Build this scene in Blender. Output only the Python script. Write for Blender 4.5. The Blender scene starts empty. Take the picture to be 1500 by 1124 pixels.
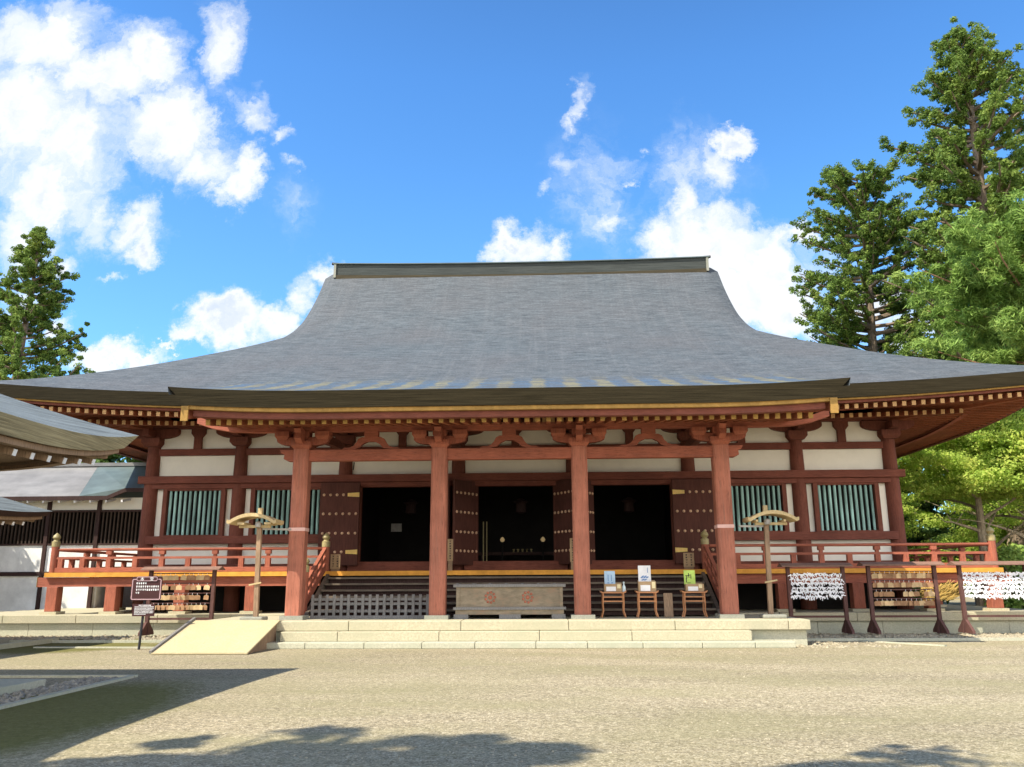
import bpy, math, random
import numpy as np
from mathutils import Matrix, Vector

random.seed(7)
RNG = np.random.default_rng(11)
scene = bpy.context.scene
COL = scene.collection

# ------------------------------------------------------------------ camera
cam_data = bpy.data.cameras.new("camera")
cam = bpy.data.objects.new("camera", cam_data)
COL.objects.link(cam)
YAW, PITCH, ROLL = -0.037039, 0.232090, -0.005036
_f = Vector((math.sin(YAW)*math.cos(PITCH), math.cos(YAW)*math.cos(PITCH), math.sin(PITCH)))
_r = Vector((math.cos(YAW), -math.sin(YAW), 0))
_u = _r.cross(_f)
_r2 = _r*math.cos(ROLL) + _u*math.sin(ROLL)
_u2 = -_r*math.sin(ROLL) + _u*math.cos(ROLL)
M = Matrix((( _r2.x, _u2.x, -_f.x, 0.929), (_r2.y, _u2.y, -_f.y, -22.766), (_r2.z, _u2.z, -_f.z, 1.6), (0, 0, 0, 1)))
cam.matrix_world = M
cam_data.sensor_width = 36.0
cam_data.lens = 36.0*1221.33/1500.0
cam_data.clip_start = 0.1
cam_data.clip_end = 3000
scene.camera = cam

# ------------------------------------------------------------------ light
SUN_DIR = Vector((-0.62, -0.48, 1.0)).normalized()      # towards the sun
SUN_EL = math.asin(SUN_DIR.z)
SUN_AZ = math.atan2(SUN_DIR.x, SUN_DIR.y)               # from +Y towards +X
sl = bpy.data.lights.new("sun", 'SUN')
sl.energy = 4.9
sl.angle = math.radians(0.5)
sl.color = (1.0, 0.91, 0.74)
sun = bpy.data.objects.new("sun", sl)
COL.objects.link(sun)
sun.rotation_euler = SUN_DIR.to_track_quat('Z', 'Y').to_euler()

scene.view_settings.view_transform = 'Standard'
scene.view_settings.look = 'None'
scene.view_settings.exposure = 0.72
scene.view_settings.gamma = 1.0

# ------------------------------------------------------------------ world: sky and clouds
CLOUDS = [(-0.695,0.739,0.117,0.09,1),(-0.708,0.622,0.096,0.141,1),(-0.601,0.682,0.115,0.087,1),(-0.54,0.702,0.058,0.068,1.1),(-0.499,0.611,0.103,0.09,0.9),(-0.635,0.569,0.122,0.099,0.8),(-0.447,0.554,0.056,0.051,0.8),(-0.403,0.521,0.044,0.06,1.1),(-0.399,0.558,0.035,0.036,1),(-0.526,0.462,0.053,0.059,0.9),(-0.511,0.433,0.032,0.044,1),(-0.665,0.509,0.088,0.087,0.8),(-0.695,0.451,0.06,0.07,0.8),(-0.6,0.503,0.065,0.061,0.6),(-0.436,0.72,0.043,0.105,0.65),(-0.392,0.634,0.047,0.042,0.65),(-0.346,0.597,0.03,0.018,0.5),(-0.32,0.541,0.028,0.016,0.5),(-0.579,0.488,0.037,0.06,0.6),(-0.551,0.38,0.022,0.011,0.5),(-0.384,0.316,0.06,0.048,1.2),(-0.409,0.328,0.035,0.039,1),(-0.336,0.318,0.044,0.031,1),(-0.426,0.29,0.039,0.023,0.9),(-0.282,0.384,0.034,0.039,0.9),(-0.263,0.397,0.028,0.023,0.9),(-0.307,0.349,0.026,0.037,0.7),(-0.547,0.272,0.066,0.025,1),(-0.601,0.318,0.029,0.035,1),(-0.507,0.267,0.061,0.015,1),(-0.464,0.276,0.021,0.008,0.9),(-0.618,0.421,0.038,0.029,0.7),(-0.023,0.407,0.054,0.045,1),(-0.049,0.407,0.033,0.032,0.9),(0.013,0.406,0.033,0.032,0.9),(0.263,0.577,0.037,0.03,1),(0.242,0.531,0.033,0.059,0.8),(0.189,0.48,0.039,0.058,0.7),(0.154,0.428,0.056,0.059,0.9),(0.225,0.418,0.103,0.076,1.1),(0.283,0.389,0.076,0.067,1.1),(0.246,0.348,0.118,0.083,1.2),(0.333,0.429,0.036,0.026,0.9),(0.303,0.33,0.075,0.063,1.1),(0.111,0.512,0.016,0.014,0.55),(0.08,0.461,0.035,0.025,0.6),(0.06,0.606,0.02,0.046,0.45),(0.126,0.554,0.014,0.014,0.55),(0.034,0.527,0.027,0.032,0.4),(0.178,0.518,0.035,0.029,0.45),(0.009,0.484,0.014,0.014,0.4),(0.429,0.327,0.075,0.063,0.9),(0.465,0.283,0.057,0.044,0.9),(-0.673,0.356,0.054,0.057,0.5),(0.08,0.501,0.088,0.129,0.28),(0.195,0.518,0.105,0.109,0.33),(0.332,0.374,0.101,0.083,0.5),(-0.323,0.482,0.054,0.059,0.18)]
world = bpy.data.worlds.new("World")
scene.world = world
world.use_nodes = True
nt = world.node_tree
for n in list(nt.nodes): nt.nodes.remove(n)
def N(tree, typ, **kw):
    n = tree.nodes.new(typ)
    for k, v in kw.items(): setattr(n, k, v)
    return n
def mth(tree, op, a, b=None, c=None, clamp=False):
    n = N(tree, 'ShaderNodeMath', operation=op, use_clamp=clamp)
    for i, v in enumerate((a, b, c)):
        if v is None: continue
        if isinstance(v, (int, float)): n.inputs[i].default_value = v
        else: tree.links.new(v, n.inputs[i])
    return n.outputs[0]
def vmth(tree, op, a, b=None):
    n = N(tree, 'ShaderNodeVectorMath', operation=op)
    for i, v in enumerate((a, b)):
        if v is None: continue
        if isinstance(v, tuple): n.inputs[i].default_value = v
        else: tree.links.new(v, n.inputs[i])
    return n.outputs['Value'] if op in ('LENGTH', 'DOT_PRODUCT') else n.outputs[0]
def noise(tree, vec, scale, detail=4, rough=0.55, dist=0.0, lac=2.0):
    n = N(tree, 'ShaderNodeTexNoise')
    n.inputs['Scale'].default_value = scale
    n.inputs['Detail'].default_value = detail
    n.inputs['Roughness'].default_value = rough
    n.inputs['Distortion'].default_value = dist
    if vec is not None: tree.links.new(vec, n.inputs['Vector'])
    return n
def ramp(tree, fac, stops, interp='LINEAR'):
    n = N(tree, 'ShaderNodeValToRGB')
    cr = n.color_ramp
    cr.interpolation = interp
    while len(cr.elements) < len(stops): cr.elements.new(0.5)
    for e, (p, c) in zip(cr.elements, stops):
        e.position = p
        e.color = (c, c, c, 1) if isinstance(c, (int, float)) else (*c, 1)
    tree.links.new(fac, n.inputs[0])
    return n.outputs[0]
def mix(tree, fac, a, b, blend='MIX'):
    n = N(tree, 'ShaderNodeMix', data_type='RGBA', blend_type=blend)
    for i, v in ((0, fac), (6, a), (7, b)):
        if isinstance(v, (int, float)): n.inputs[i].default_value = v
        elif isinstance(v, tuple): n.inputs[i].default_value = (*v[:3], 1)
        else: tree.links.new(v, n.inputs[i])
    return n.outputs[2]

sky = N(nt, 'ShaderNodeTexSky', sky_type='NISHITA', sun_disc=False)
sky.sun_elevation = SUN_EL
sky.sun_rotation = SUN_AZ
sky.altitude = 100
sky.air_density = 1.1
sky.dust_density = 0.9
sky.ozone_density = 3.0
tc = N(nt, 'ShaderNodeTexCoord')
sep = N(nt, 'ShaderNodeSeparateXYZ')
nt.links.new(tc.outputs['Generated'], sep.inputs[0])
ay = mth(nt, 'MAXIMUM', mth(nt, 'ABSOLUTE', sep.outputs[1]), 0.05)
U = mth(nt, 'DIVIDE', sep.outputs[0], ay)
V = mth(nt, 'DIVIDE', sep.outputs[2], ay)
cmb = N(nt, 'ShaderNodeCombineXYZ')
nt.links.new(U, cmb.inputs[0]); nt.links.new(V, cmb.inputs[1])
uv = cmb.outputs[0]
w1 = noise(nt, uv, 5.0, 4, 0.6)
w2 = noise(nt, uv, 14.0, 8, 0.72)
d1 = vmth(nt, 'MULTIPLY', vmth(nt, 'SUBTRACT', w1.outputs['Color'], (0.5, 0.5, 0.5)), (0.14, 0.14, 0))
d2 = vmth(nt, 'MULTIPLY', vmth(nt, 'SUBTRACT', w2.outputs['Color'], (0.5, 0.5, 0.5)), (0.095, 0.11, 0))
uvw = vmth(nt, 'ADD', vmth(nt, 'ADD', uv, d1), d2)
acc = None
for (cx, cy, rx, ry, w) in CLOUDS:
    l = vmth(nt, 'LENGTH', vmth(nt, 'MULTIPLY', vmth(nt, 'SUBTRACT', uvw, (cx, cy, 0)), (1/rx, 1/ry, 0)))
    b = mth(nt, 'MULTIPLY_ADD', l, -w, w, clamp=True)
    acc = b if acc is None else mth(nt, 'MAXIMUM', acc, b)
fb = noise(nt, uvw, 13.0, 10, 0.66, 0.4)
fbv = mth(nt, 'MULTIPLY', mth(nt, 'SUBTRACT', fb.outputs[0], 0.5), 1.25)
gate = mth(nt, 'MULTIPLY', acc, 8.0, clamp=True)
dens0 = mth(nt, 'ADD', acc, mth(nt, 'MULTIPLY', fbv, gate))
dens = N(nt, 'ShaderNodeMapRange', interpolation_type='SMOOTHSTEP')
nt.links.new(dens0, dens.inputs[0])
dens.inputs[1].default_value = -0.03; dens.inputs[2].default_value = 0.74
dens.inputs[4].default_value = 0.96
shade_n = noise(nt, uv, 4.5, 6, 0.6)
thick = mth(nt, 'MULTIPLY', dens0, shade_n.outputs[0])
ccol0 = ramp(nt, thick, [(0.05, (0.80, 0.90, 1.0)), (0.18, (0.97, 1.0, 1.0)), (0.38, (0.95, 0.97, 1.0)), (0.56, (0.70, 0.78, 0.90))])
ccol = vmth(nt, 'MULTIPLY', ccol0, (6.0, 6.0, 6.0))
zen = ramp(nt, sep.outputs[2], [(0.0, (1.5, 1.28, 1.12)), (0.42, (1.12, 1.12, 1.06)), (0.55, (1.0, 1.04, 1.04)), (0.72, 0.80), (1.0, 0.50)])
skyc = mix(nt, 1.0, mix(nt, 1.0, sky.outputs[0], (0.60, 1.08, 1.50), 'MULTIPLY'), zen, 'MULTIPLY')
tot0 = mix(nt, dens.outputs[0], skyc, ccol)
# unseen broken cloud bank, added behind the viewer to light the shaded facade
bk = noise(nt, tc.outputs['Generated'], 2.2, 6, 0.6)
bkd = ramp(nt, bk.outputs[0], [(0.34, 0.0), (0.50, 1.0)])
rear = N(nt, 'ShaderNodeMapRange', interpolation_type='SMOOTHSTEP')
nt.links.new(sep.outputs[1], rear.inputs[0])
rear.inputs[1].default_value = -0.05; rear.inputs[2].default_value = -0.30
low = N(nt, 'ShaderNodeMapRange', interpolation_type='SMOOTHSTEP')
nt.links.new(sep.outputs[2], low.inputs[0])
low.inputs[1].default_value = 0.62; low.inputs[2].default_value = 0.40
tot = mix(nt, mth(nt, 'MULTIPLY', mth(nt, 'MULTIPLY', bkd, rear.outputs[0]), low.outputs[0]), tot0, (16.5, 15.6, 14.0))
bg = N(nt, 'ShaderNodeBackground')
bg.inputs['Strength'].default_value = 0.112
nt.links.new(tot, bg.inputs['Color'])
wo = N(nt, 'ShaderNodeOutputWorld')
nt.links.new(bg.outputs[0], wo.inputs[0])

# ------------------------------------------------------------------ materials
def new_mat(name, rough=0.8, spec=0.3):
    m = bpy.data.materials.new(name)
    m.use_nodes = True
    t = m.node_tree
    b = t.nodes['Principled BSDF']
    b.inputs['Roughness'].default_value = rough
    b.inputs['Specular IOR Level'].default_value = spec
    return m, t, b
def ocoord(t, scale=(1, 1, 1), geo=False):
    c = N(t, 'ShaderNodeNewGeometry').outputs['Position'] if geo else N(t, 'ShaderNodeTexCoord').outputs['Object']
    return vmth(t, 'MULTIPLY', c, scale)
def bump(t, b, h, strength=0.3, dist=0.02):
    n = N(t, 'ShaderNodeBump')
    n.inputs['Strength'].default_value = strength
    n.inputs['Distance'].default_value = dist
    t.links.new(h, n.inputs['Height'])
    t.links.new(n.outputs[0], b.inputs['Normal'])
def rough_mat(name, base, dark=0.65, light=1.25, scale=6, stretch=(1, 1, 1), rough=0.8, spec=0.25, bmp=0.25, stain=None, stain_amt=0.5, slow=(0.82, 1.1), cracks=0.0):
    """base colour with grain, slow patches and optional stains"""
    m, t, b = new_mat(name, rough, spec)
    v = ocoord(t, stretch, True)
    n1 = noise(t, v, scale, 6, 0.65)
    c1 = ramp(t, n1.outputs[0], [(0.3, tuple(x*dark for x in base)), (0.7, tuple(min(1, x*light) for x in base))])
    v2 = ocoord(t, (1, 1, 1), True)
    n2 = noise(t, v2, 1.3, 4, 0.6)
    f2 = ramp(t, n2.outputs[0], [(0.35, slow[0]), (0.65, slow[1])])
    c2 = mix(t, 1.0, c1, f2, 'MULTIPLY')
    if stain:
        n3 = noise(t, v, scale*0.5, 8, 0.75)
        f3 = ramp(t, n3.outputs[0], [(0.52, 0.0), (0.68, stain_amt)])
        c2 = mix(t, f3, c2, stain)
    t.links.new(c2, b.inputs['Base Color'])
    if cracks:
        nk = noise(t, ocoord(t, tuple(x*4 for x in stretch), True), scale*0.45, 4, 0.7)
        c2 = mix(t, ramp(t, nk.outputs[0], [(0.36, cracks), (0.44, 0.0)]), c2, (0.05, 0.025, 0.02))
        t.links.new(c2, b.inputs['Base Color'])
    if bmp: bump(t, b, n1.outputs[0], bmp, 0.01)
    return m
MT = {}
RED = (0.38, 0.120, 0.074)
MT['red_v'] = rough_mat('vermilion_wood_upright', RED, 0.62, 1.25, 9, (6, 6, 0.35), stain=(0.20, 0.10, 0.075), stain_amt=0.7, cracks=0.6)
MT['red_h'] = rough_mat('vermilion_wood_level', RED, 0.66, 1.22, 9, (0.35, 6, 6), stain=(0.20, 0.09, 0.07), stain_amt=0.6, cracks=0.6)
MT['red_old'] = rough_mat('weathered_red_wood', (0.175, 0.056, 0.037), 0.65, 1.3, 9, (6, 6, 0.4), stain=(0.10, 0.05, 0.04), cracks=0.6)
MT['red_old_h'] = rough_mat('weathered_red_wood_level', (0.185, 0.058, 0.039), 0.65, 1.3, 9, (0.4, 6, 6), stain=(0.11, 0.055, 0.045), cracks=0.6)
MT['porch_col'] = rough_mat('faded_vermilion_column', (0.41, 0.150, 0.100), 0.72, 1.2, 7, (7, 7, 0.22), stain=(0.22, 0.115, 0.085), stain_amt=0.9, cracks=0.75)
MT['rafter'] = rough_mat('rafter_wood', (0.28, 0.088, 0.040), 0.7, 1.2, 8, (3, 0.5, 3))
MT['door'] = rough_mat('door_plank', (0.085, 0.030, 0.022), 0.6, 1.35, 9, (8, 8, 0.3))
MT['ochre'] = rough_mat('ochre_paint', (0.37, 0.215, 0.06), 0.75, 1.15, 9)
MT['tip'] = rough_mat('faded_rafter_tip', (0.50, 0.30, 0.14), 0.8, 1.1, 9)
MT['slat'] = rough_mat('near_black_slat', (0.045, 0.030, 0.022), 0.7, 1.6, 9, (5, 5, 0.6))  # near-black tone of the corridor slats
MT['ochre_rail'] = rough_mat('ochre_board_end', (0.72, 0.34, 0.06), 0.8, 1.1, 5)
MT['plaster'] = rough_mat('white_plaster', (0.88, 0.83, 0.73), 0.97, 1.03, 3, (1, 1, 1), 0.9, bmp=0.05, slow=(0.95, 1.0))
MT['plaster_w'] = rough_mat('whitewash', (0.80, 0.80, 0.79), 0.92, 1.04, 2, bmp=0.05)
MT['bars'] = rough_mat('green_window_bar', (0.28, 0.45, 0.42), 0.5, 1.6, 1.3, (3.5, 1, 0.5))
MT['brass'] = rough_mat('brass_fitting', (0.72, 0.48, 0.12), 0.8, 1.15, 8, rough=0.45, spec=0.6)
MT['stud'] = rough_mat('pale_brass_stud', (0.62, 0.40, 0.26), 0.8, 1.1, 20, rough=0.5)
MT['gold'] = rough_mat('gilt_cap', (0.34, 0.28, 0.13), 0.7, 1.2, 12, rough=0.5, spec=0.5)
MT['old_wood'] = rough_mat('grey_old_wood', (0.15, 0.12, 0.095), 0.55, 1.5, 9, (0.4, 5, 8), bmp=0.5)
MT['fence'] = rough_mat('weathered_fence_wood', (0.20, 0.19, 0.185), 0.7, 1.3, 10, (5, 5, 1))
MT['pale_wood'] = rough_mat('pale_wood', (0.52, 0.40, 0.22), 0.75, 1.15, 9, (2, 2, 2))
MT['post_wood'] = rough_mat('grey_brown_post', (0.30, 0.20, 0.13), 0.6, 1.25, 9, (6, 6, 0.5))
MT['dark_wood'] = rough_mat('dark_stained_wood_and_riser_shade', (0.042, 0.022, 0.020), 0.7, 1.5, 9, (5, 5, 0.6))
MT['interior'] = rough_mat('near_black_interior', (0.012, 0.010, 0.009), 0.8, 1.2, 3, bmp=0)  # near-black tone for inner surfaces and backings
MT['table'] = rough_mat('table_wood', (0.45, 0.19, 0.075), 0.8, 1.15, 9, (4, 4, 1), rough=0.45, spec=0.5)
MT['box_card'] = rough_mat('tan_box', (0.42, 0.29, 0.17), 0.85, 1.1, 8)
MT['grey'] = rough_mat('grey_steel', (0.32, 0.30, 0.28), 0.8, 1.2, 8, rough=0.5)
MT['tape'] = rough_mat('pink_tape', (0.70, 0.44, 0.40), 0.95, 1.05, 8)
MT['white'] = rough_mat('white_paper', (0.82, 0.82, 0.85), 0.93, 1.03, 10, bmp=0)
MT['ink'] = rough_mat('black_ink', (0.03, 0.03, 0.035), 0.9, 1.1, 10, bmp=0)
MT['blue_card'] = rough_mat('pale_blue_card', (0.45, 0.62, 0.80), 0.9, 1.1, 6, bmp=0)
MT['green_card'] = rough_mat('yellow_green_card', (0.50, 0.68, 0.16), 0.85, 1.2, 6, bmp=0)
MT['bottle'] = rough_mat('clear_bottle', (0.60, 0.72, 0.78), 0.95, 1.05, 6, rough=0.2, spec=0.6, bmp=0)
MT['sign'] = rough_mat('brown_sign_board', (0.055, 0.020, 0.022), 0.9, 1.1, 6, rough=0.4)
MT['sign_rim'] = rough_mat('mauve_sign_line', (0.45, 0.30, 0.33), 0.9, 1.1, 6)
MT['plaque_a'] = rough_mat('new_plaque_wood', (0.60, 0.42, 0.23), 0.8, 1.1, 9)
MT['plaque_b'] = rough_mat('aged_plaque_wood', (0.34, 0.19, 0.10), 0.7, 1.2, 9)
MT['rack'] = rough_mat('rack_wood', (0.10, 0.048, 0.042), 0.7, 1.4, 9, (5, 5, 0.6))
MT['emblem'] = rough_mat('faded_red_emblem', (0.36, 0.13, 0.085), 0.7, 1.2, 14)
MT['box_wood'] = rough_mat('grey_brown_box', (0.24, 0.195, 0.14), 0.72, 1.3, 4, (1, 1, 2.5), stain=(0.24, 0.11, 0.07), stain_amt=0.6)
MT['bark'] = rough_mat('tree_bark', (0.20, 0.15, 0.11), 0.45, 1.5, 7, (3, 3, 0.8), bmp=0.8)
MT['bark_red'] = rough_mat('red_pine_bark', (0.34, 0.19, 0.12), 0.45, 1.4, 6, (3, 3, 0.9), bmp=0.8)
MT['bark_pale'] = rough_mat('pale_tree_bark', (0.40, 0.32, 0.23), 0.45, 1.3, 6, (3, 3, 0.9), bmp=0.8)
MT['straw'] = rough_mat('dry_straw', (0.60, 0.42, 0.13), 0.6, 1.3, 20, (3, 1, 3))
MT['copper_pale'] = rough_mat('sunlit_weathered_copper', (0.20, 0.195, 0.195), 0.8, 1.2, 1.5, (0.4, 1.5, 2), rough=0.5, spec=0.5)
MT['copper_dark'] = rough_mat('dark_green_copper_and_roof_shade', (0.085, 0.12, 0.125), 0.8, 1.2, 1.5, (0.6, 1.5, 2), rough=0.5, spec=0.5)

def stone_mat(name, base, tint):
    m, t, b = new_mat(name, 0.85, 0.25)
    v = ocoord(t, (1, 1, 1), True)
    n1 = noise(t, v, 22, 6, 0.7)
    n2 = noise(t, v, 1.1, 5, 0.65)
    c = ramp(t, n1.outputs[0], [(0.3, tuple(x*0.72 for x in base)), (0.7, tuple(x*1.15 for x in base))])
    c = mix(t, ramp(t, n2.outputs[0], [(0.42, 0.0), (0.66, 0.9)]), c, tint)
    t.links.new(c, b.inputs['Base Color'])
    bump(t, b, n1.outputs[0], 0.2, 0.01)
    return m
MT['stone'] = stone_mat('cut_stone', (0.49, 0.445, 0.32), (0.40, 0.38, 0.27))
MT['stone_pale'] = stone_mat('pale_cut_stone', (0.47, 0.46, 0.36), (0.38, 0.39, 0.30))
MT['stone_grey'] = stone_mat('grey_stone', (0.30, 0.30, 0.26), (0.22, 0.23, 0.19))
MT['ramp'] = stone_mat('ramp_board', (0.50, 0.42, 0.26), (0.44, 0.37, 0.22))

def roof_mat():
    m, t, b = new_mat('cypress_bark_roof', 0.75, 0.25)
    g = N(t, 'ShaderNodeNewGeometry').outputs['Position']
    rows = noise(t, vmth(t, 'MULTIPLY', g, (1.6, 6, 30)), 1.0, 5, 0.72)
    fine = noise(t, vmth(t, 'MULTIPLY', g, (14, 9, 60)), 1.0, 3, 0.7)
    streak = noise(t, vmth(t, 'MULTIPLY', g, (7.0, 0.14, 0.14)), 1.0, 5, 0.62)
    patch = noise(t, g, 0.35, 5, 0.6)
    c = ramp(t, rows.outputs[0], [(0.36, (0.040, 0.054, 0.068)), (0.64, (0.128, 0.148, 0.170))])
    c = mix(t, ramp(t, patch.outputs[0], [(0.35, 0.0), (0.7, 0.45)]), c, (0.105, 0.10, 0.108))
    c = mix(t, ramp(t, streak.outputs[0], [(0.50, 0.0), (0.74, 0.13)]), c, (0.22, 0.225, 0.24))
    c = mix(t, 1.0, c, ramp(t, fine.outputs[0], [(0.36, 0.66), (0.64, 1.12)]), 'MULTIPLY')
    # lichen stains, ochre and blue by turns, just above the porch eave
    s = N(t, 'ShaderNodeSeparateXYZ'); t.links.new(g, s.inputs[0])
    wob = noise(t, g, 1.6, 4, 0.7)
    xx = mth(t, 'ADD', mth(t, 'MULTIPLY', s.outputs[0], 6.9), mth(t, 'MULTIPLY', wob.outputs[0], 4.5))
    sn = mth(t, 'MULTIPLY_ADD', mth(t, 'SINE', xx), 0.5, 0.5)
    yb = mth(t, 'ADD', s.outputs[1], mth(t, 'MULTIPLY', rows.outputs[0], 0.7))
    mr = N(t, 'ShaderNodeMapRange', interpolation_type='SMOOTHSTEP')
    t.links.new(yb, mr.inputs[0])
    wing = mth(t, 'LESS_THAN', mth(t, 'ABSOLUTE', s.outputs[0]), 8.2)
    spots = ramp(t, noise(t, vmth(t, 'MULTIPLY', g, (0.9, 1.6, 3.0)), 1.6, 5, 0.7).outputs[0], [(0.42, 0.05), (0.58, 1.0)])
    mr.inputs[1].default_value = 2.9; mr.inputs[2].default_value = 0.9
    mr.inputs[3].default_value = 0.0; mr.inputs[4].default_value = 0.62
    brk = ramp(t, rows.outputs[0], [(0.35, 0.55), (0.6, 1.0)])
    stain = mix(t, ramp(t, sn, [(0.5, 0.0), (0.72, 1.0)]), (0.045, 0.12, 0.23), (0.27, 0.24, 0.11))
    c = mix(t, mth(t, 'MULTIPLY', mth(t, 'MULTIPLY', mr.outputs[0], brk), mth(t, 'MULTIPLY', wing, spots)), c, stain)
    t.links.new(c, b.inputs['Base Color'])
    h = mth(t, 'ADD', rows.outputs[0], mth(t, 'MULTIPLY', fine.outputs[0], 0.5))
    bump(t, b, h, 0.35, 0.03)
    return m
MT['roof'] = roof_mat()
def edge_mat(name, base):
    m, t, b = new_mat(name, 0.85, 0.15)
    g = N(t, 'ShaderNodeNewGeometry').outputs['Position']
    rows = noise(t, vmth(t, 'MULTIPLY', g, (0.8, 0.8, 45)), 1.0, 5, 0.75)
    c = ramp(t, rows.outputs[0], [(0.3, tuple(x*0.45 for x in base)), (0.7, tuple(x*1.5 for x in base))])
    t.links.new(c, b.inputs['Base Color'])
    bump(t, b, rows.outputs[0], 0.5, 0.02)
    return m
MT['bark_edge'] = edge_mat('bark_eave_edge', (0.060, 0.050, 0.032))
MT['bark_edge_old'] = edge_mat('mossy_bark_edge', (0.34, 0.30, 0.20))
MT['ridge'] = edge_mat('ridge_boards', (0.055, 0.062, 0.06))
MT['tile'] = edge_mat('pale_shingle_roof', (0.15, 0.175, 0.19))

def gravel_mat():
    m, t, b = new_mat('gravel', 0.95, 0.1)
    g = N(t, 'ShaderNodeNewGeometry').outputs['Position']
    vo = N(t, 'ShaderNodeTexVoronoi'); vo.inputs['Scale'].default_value = 62
    t.links.new(g, vo.inputs['Vector'])
    hs = N(t, 'ShaderNodeSeparateColor'); t.links.new(vo.outputs['Color'], hs.inputs[0])
    c = ramp(t, hs.outputs[0], [(0.0, (0.19, 0.16, 0.105)), (0.35, (0.285, 0.243, 0.166)), (0.7, (0.35, 0.303, 0.216)), (1.0, (0.50, 0.445, 0.34))])
    n1 = noise(t, g, 9, 7, 0.75)
    v2 = N(t, 'ShaderNodeTexVoronoi'); v2.inputs['Scale'].default_value = 27
    t.links.new(g, v2.inputs['Vector'])
    h2 = N(t, 'ShaderNodeSeparateColor'); t.links.new(v2.outputs['Color'], h2.inputs[0])
    c = mix(t, 1.0, c, ramp(t, h2.outputs[2], [(0.0, 0.76), (0.5, 1.0), (1.0, 1.24)]), 'MULTIPLY')
    c = mix(t, 1.0, c, ramp(t, n1.outputs[0], [(0.3, 0.66), (0.7, 1.25)]), 'MULTIPLY')
    n4 = noise(t, vmth(t, 'MULTIPLY', g, (0.25, 0.8, 1)), 0.5, 5, 0.6)
    c = mix(t, 1.0, c, ramp(t, n4.outputs[0], [(0.36, (0.84, 0.84, 0.80)), (0.62, (1.08, 1.07, 1.05))]), 'MULTIPLY')
    n2 = noise(t, vmth(t, 'MULTIPLY', g, (0.5, 1.1, 1)), 0.55, 5, 0.65)
    c = mix(t, ramp(t, n2.outputs[0], [(0.42, 0.0), (0.66, 0.6)]), c, mix(t, hs.outputs[1], (0.17, 0.16, 0.075), (0.34, 0.31, 0.19)))
    # moss round the small pavilions on the left
    s = N(t, 'ShaderNodeSeparateXYZ'); t.links.new(g, s.inputs[0])
    wob = mth(t, 'MULTIPLY', mth(t, 'SUBTRACT', n1.outputs[0], 0.5), 2.0)
    def near(cx, cy, rx, ry):
        a = mth(t, 'DIVIDE', mth(t, 'SUBTRACT', s.outputs[0], cx), rx)
        d = mth(t, 'DIVIDE', mth(t, 'SUBTRACT', s.outputs[1], cy), ry)
        l = mth(t, 'SQRT', mth(t, 'ADD', mth(t, 'MULTIPLY', a, a), mth(t, 'MULTIPLY', d, d)))
        return mth(t, 'SUBTRACT', 1.0, mth(t, 'ADD', l, mth(t, 'MULTIPLY', wob, 0.25)), clamp=True)
    ms = mth(t, 'MAXIMUM', near(-5.6, -12.2, 1.9, 4.4), near(-11.5, -0.5, 2.4, 3.0))
    ms = mth(t, 'MAXIMUM', ms, near(-7.6, 0.0, 2.6, 1.6))
    ms = mth(t, 'MULTIPLY', ms, 3.2, clamp=True)
    mossc = mix(t, n1.outputs[0], (0.05, 0.055, 0.012), (0.20, 0.19, 0.05))
    c = mix(t, mth(t, 'MULTIPLY', ms, 0.85), c, mossc)
    t.links.new(c, b.inputs['Base Color'])
    bh = mth(t, 'ADD', mth(t, 'MULTIPLY', vo.outputs['Distance'], -1.0), n1.outputs[0])
    bump(t, b, bh, 0.3, 0.008)
    return m
MT['gravel'] = gravel_mat()

def leaf_mat(name, c0, c1, c2, scale=0.9, trans=0.25):
    m, t, b = new_mat(name, 0.6, 0.2)
    g = N(t, 'ShaderNodeNewGeometry')
    n1 = noise(t, g.outputs['Position'], scale, 3, 0.6)
    n2 = noise(t, g.outputs['Position'], 7.0, 2, 0.6)
    f = mth(t, 'ADD', mth(t, 'MULTIPLY', n1.outputs[0], 0.6), mth(t, 'MULTIPLY', n2.outputs[0], 0.4))
    c = ramp(t, f, [(0.36, c0), (0.5, c1), (0.64, c2)])
    t.links.new(c, b.inputs['Base Color'])
    tr = N(t, 'ShaderNodeBsdfTranslucent'); t.links.new(c, tr.inputs[0])
    mx = N(t, 'ShaderNodeMixShader'); mx.inputs[0].default_value = trans
    t.links.new(b.outputs[0], mx.inputs[1]); t.links.new(tr.outputs[0], mx.inputs[2])
    t.links.new(mx.outputs[0], t.nodes['Material Output'].inputs[0])
    return m
MT['leaf_cedar'] = leaf_mat('cedar_leaves', (0.075, 0.13, 0.028), (0.16, 0.25, 0.05), (0.30, 0.37, 0.08), trans=0.35)
MT['leaf_pine'] = leaf_mat('pine_needles', (0.13, 0.23, 0.045), (0.23, 0.36, 0.08), (0.34, 0.44, 0.11), trans=0.35)
MT['leaf_maple'] = leaf_mat('maple_leaves', (0.26, 0.40, 0.06), (0.44, 0.58, 0.11), (0.64, 0.64, 0.16), 1.4, 0.5)
MT['leaf_dark'] = leaf_mat('dark_leaves', (0.05, 0.10, 0.025), (0.10, 0.17, 0.04), (0.18, 0.26, 0.06))

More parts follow.
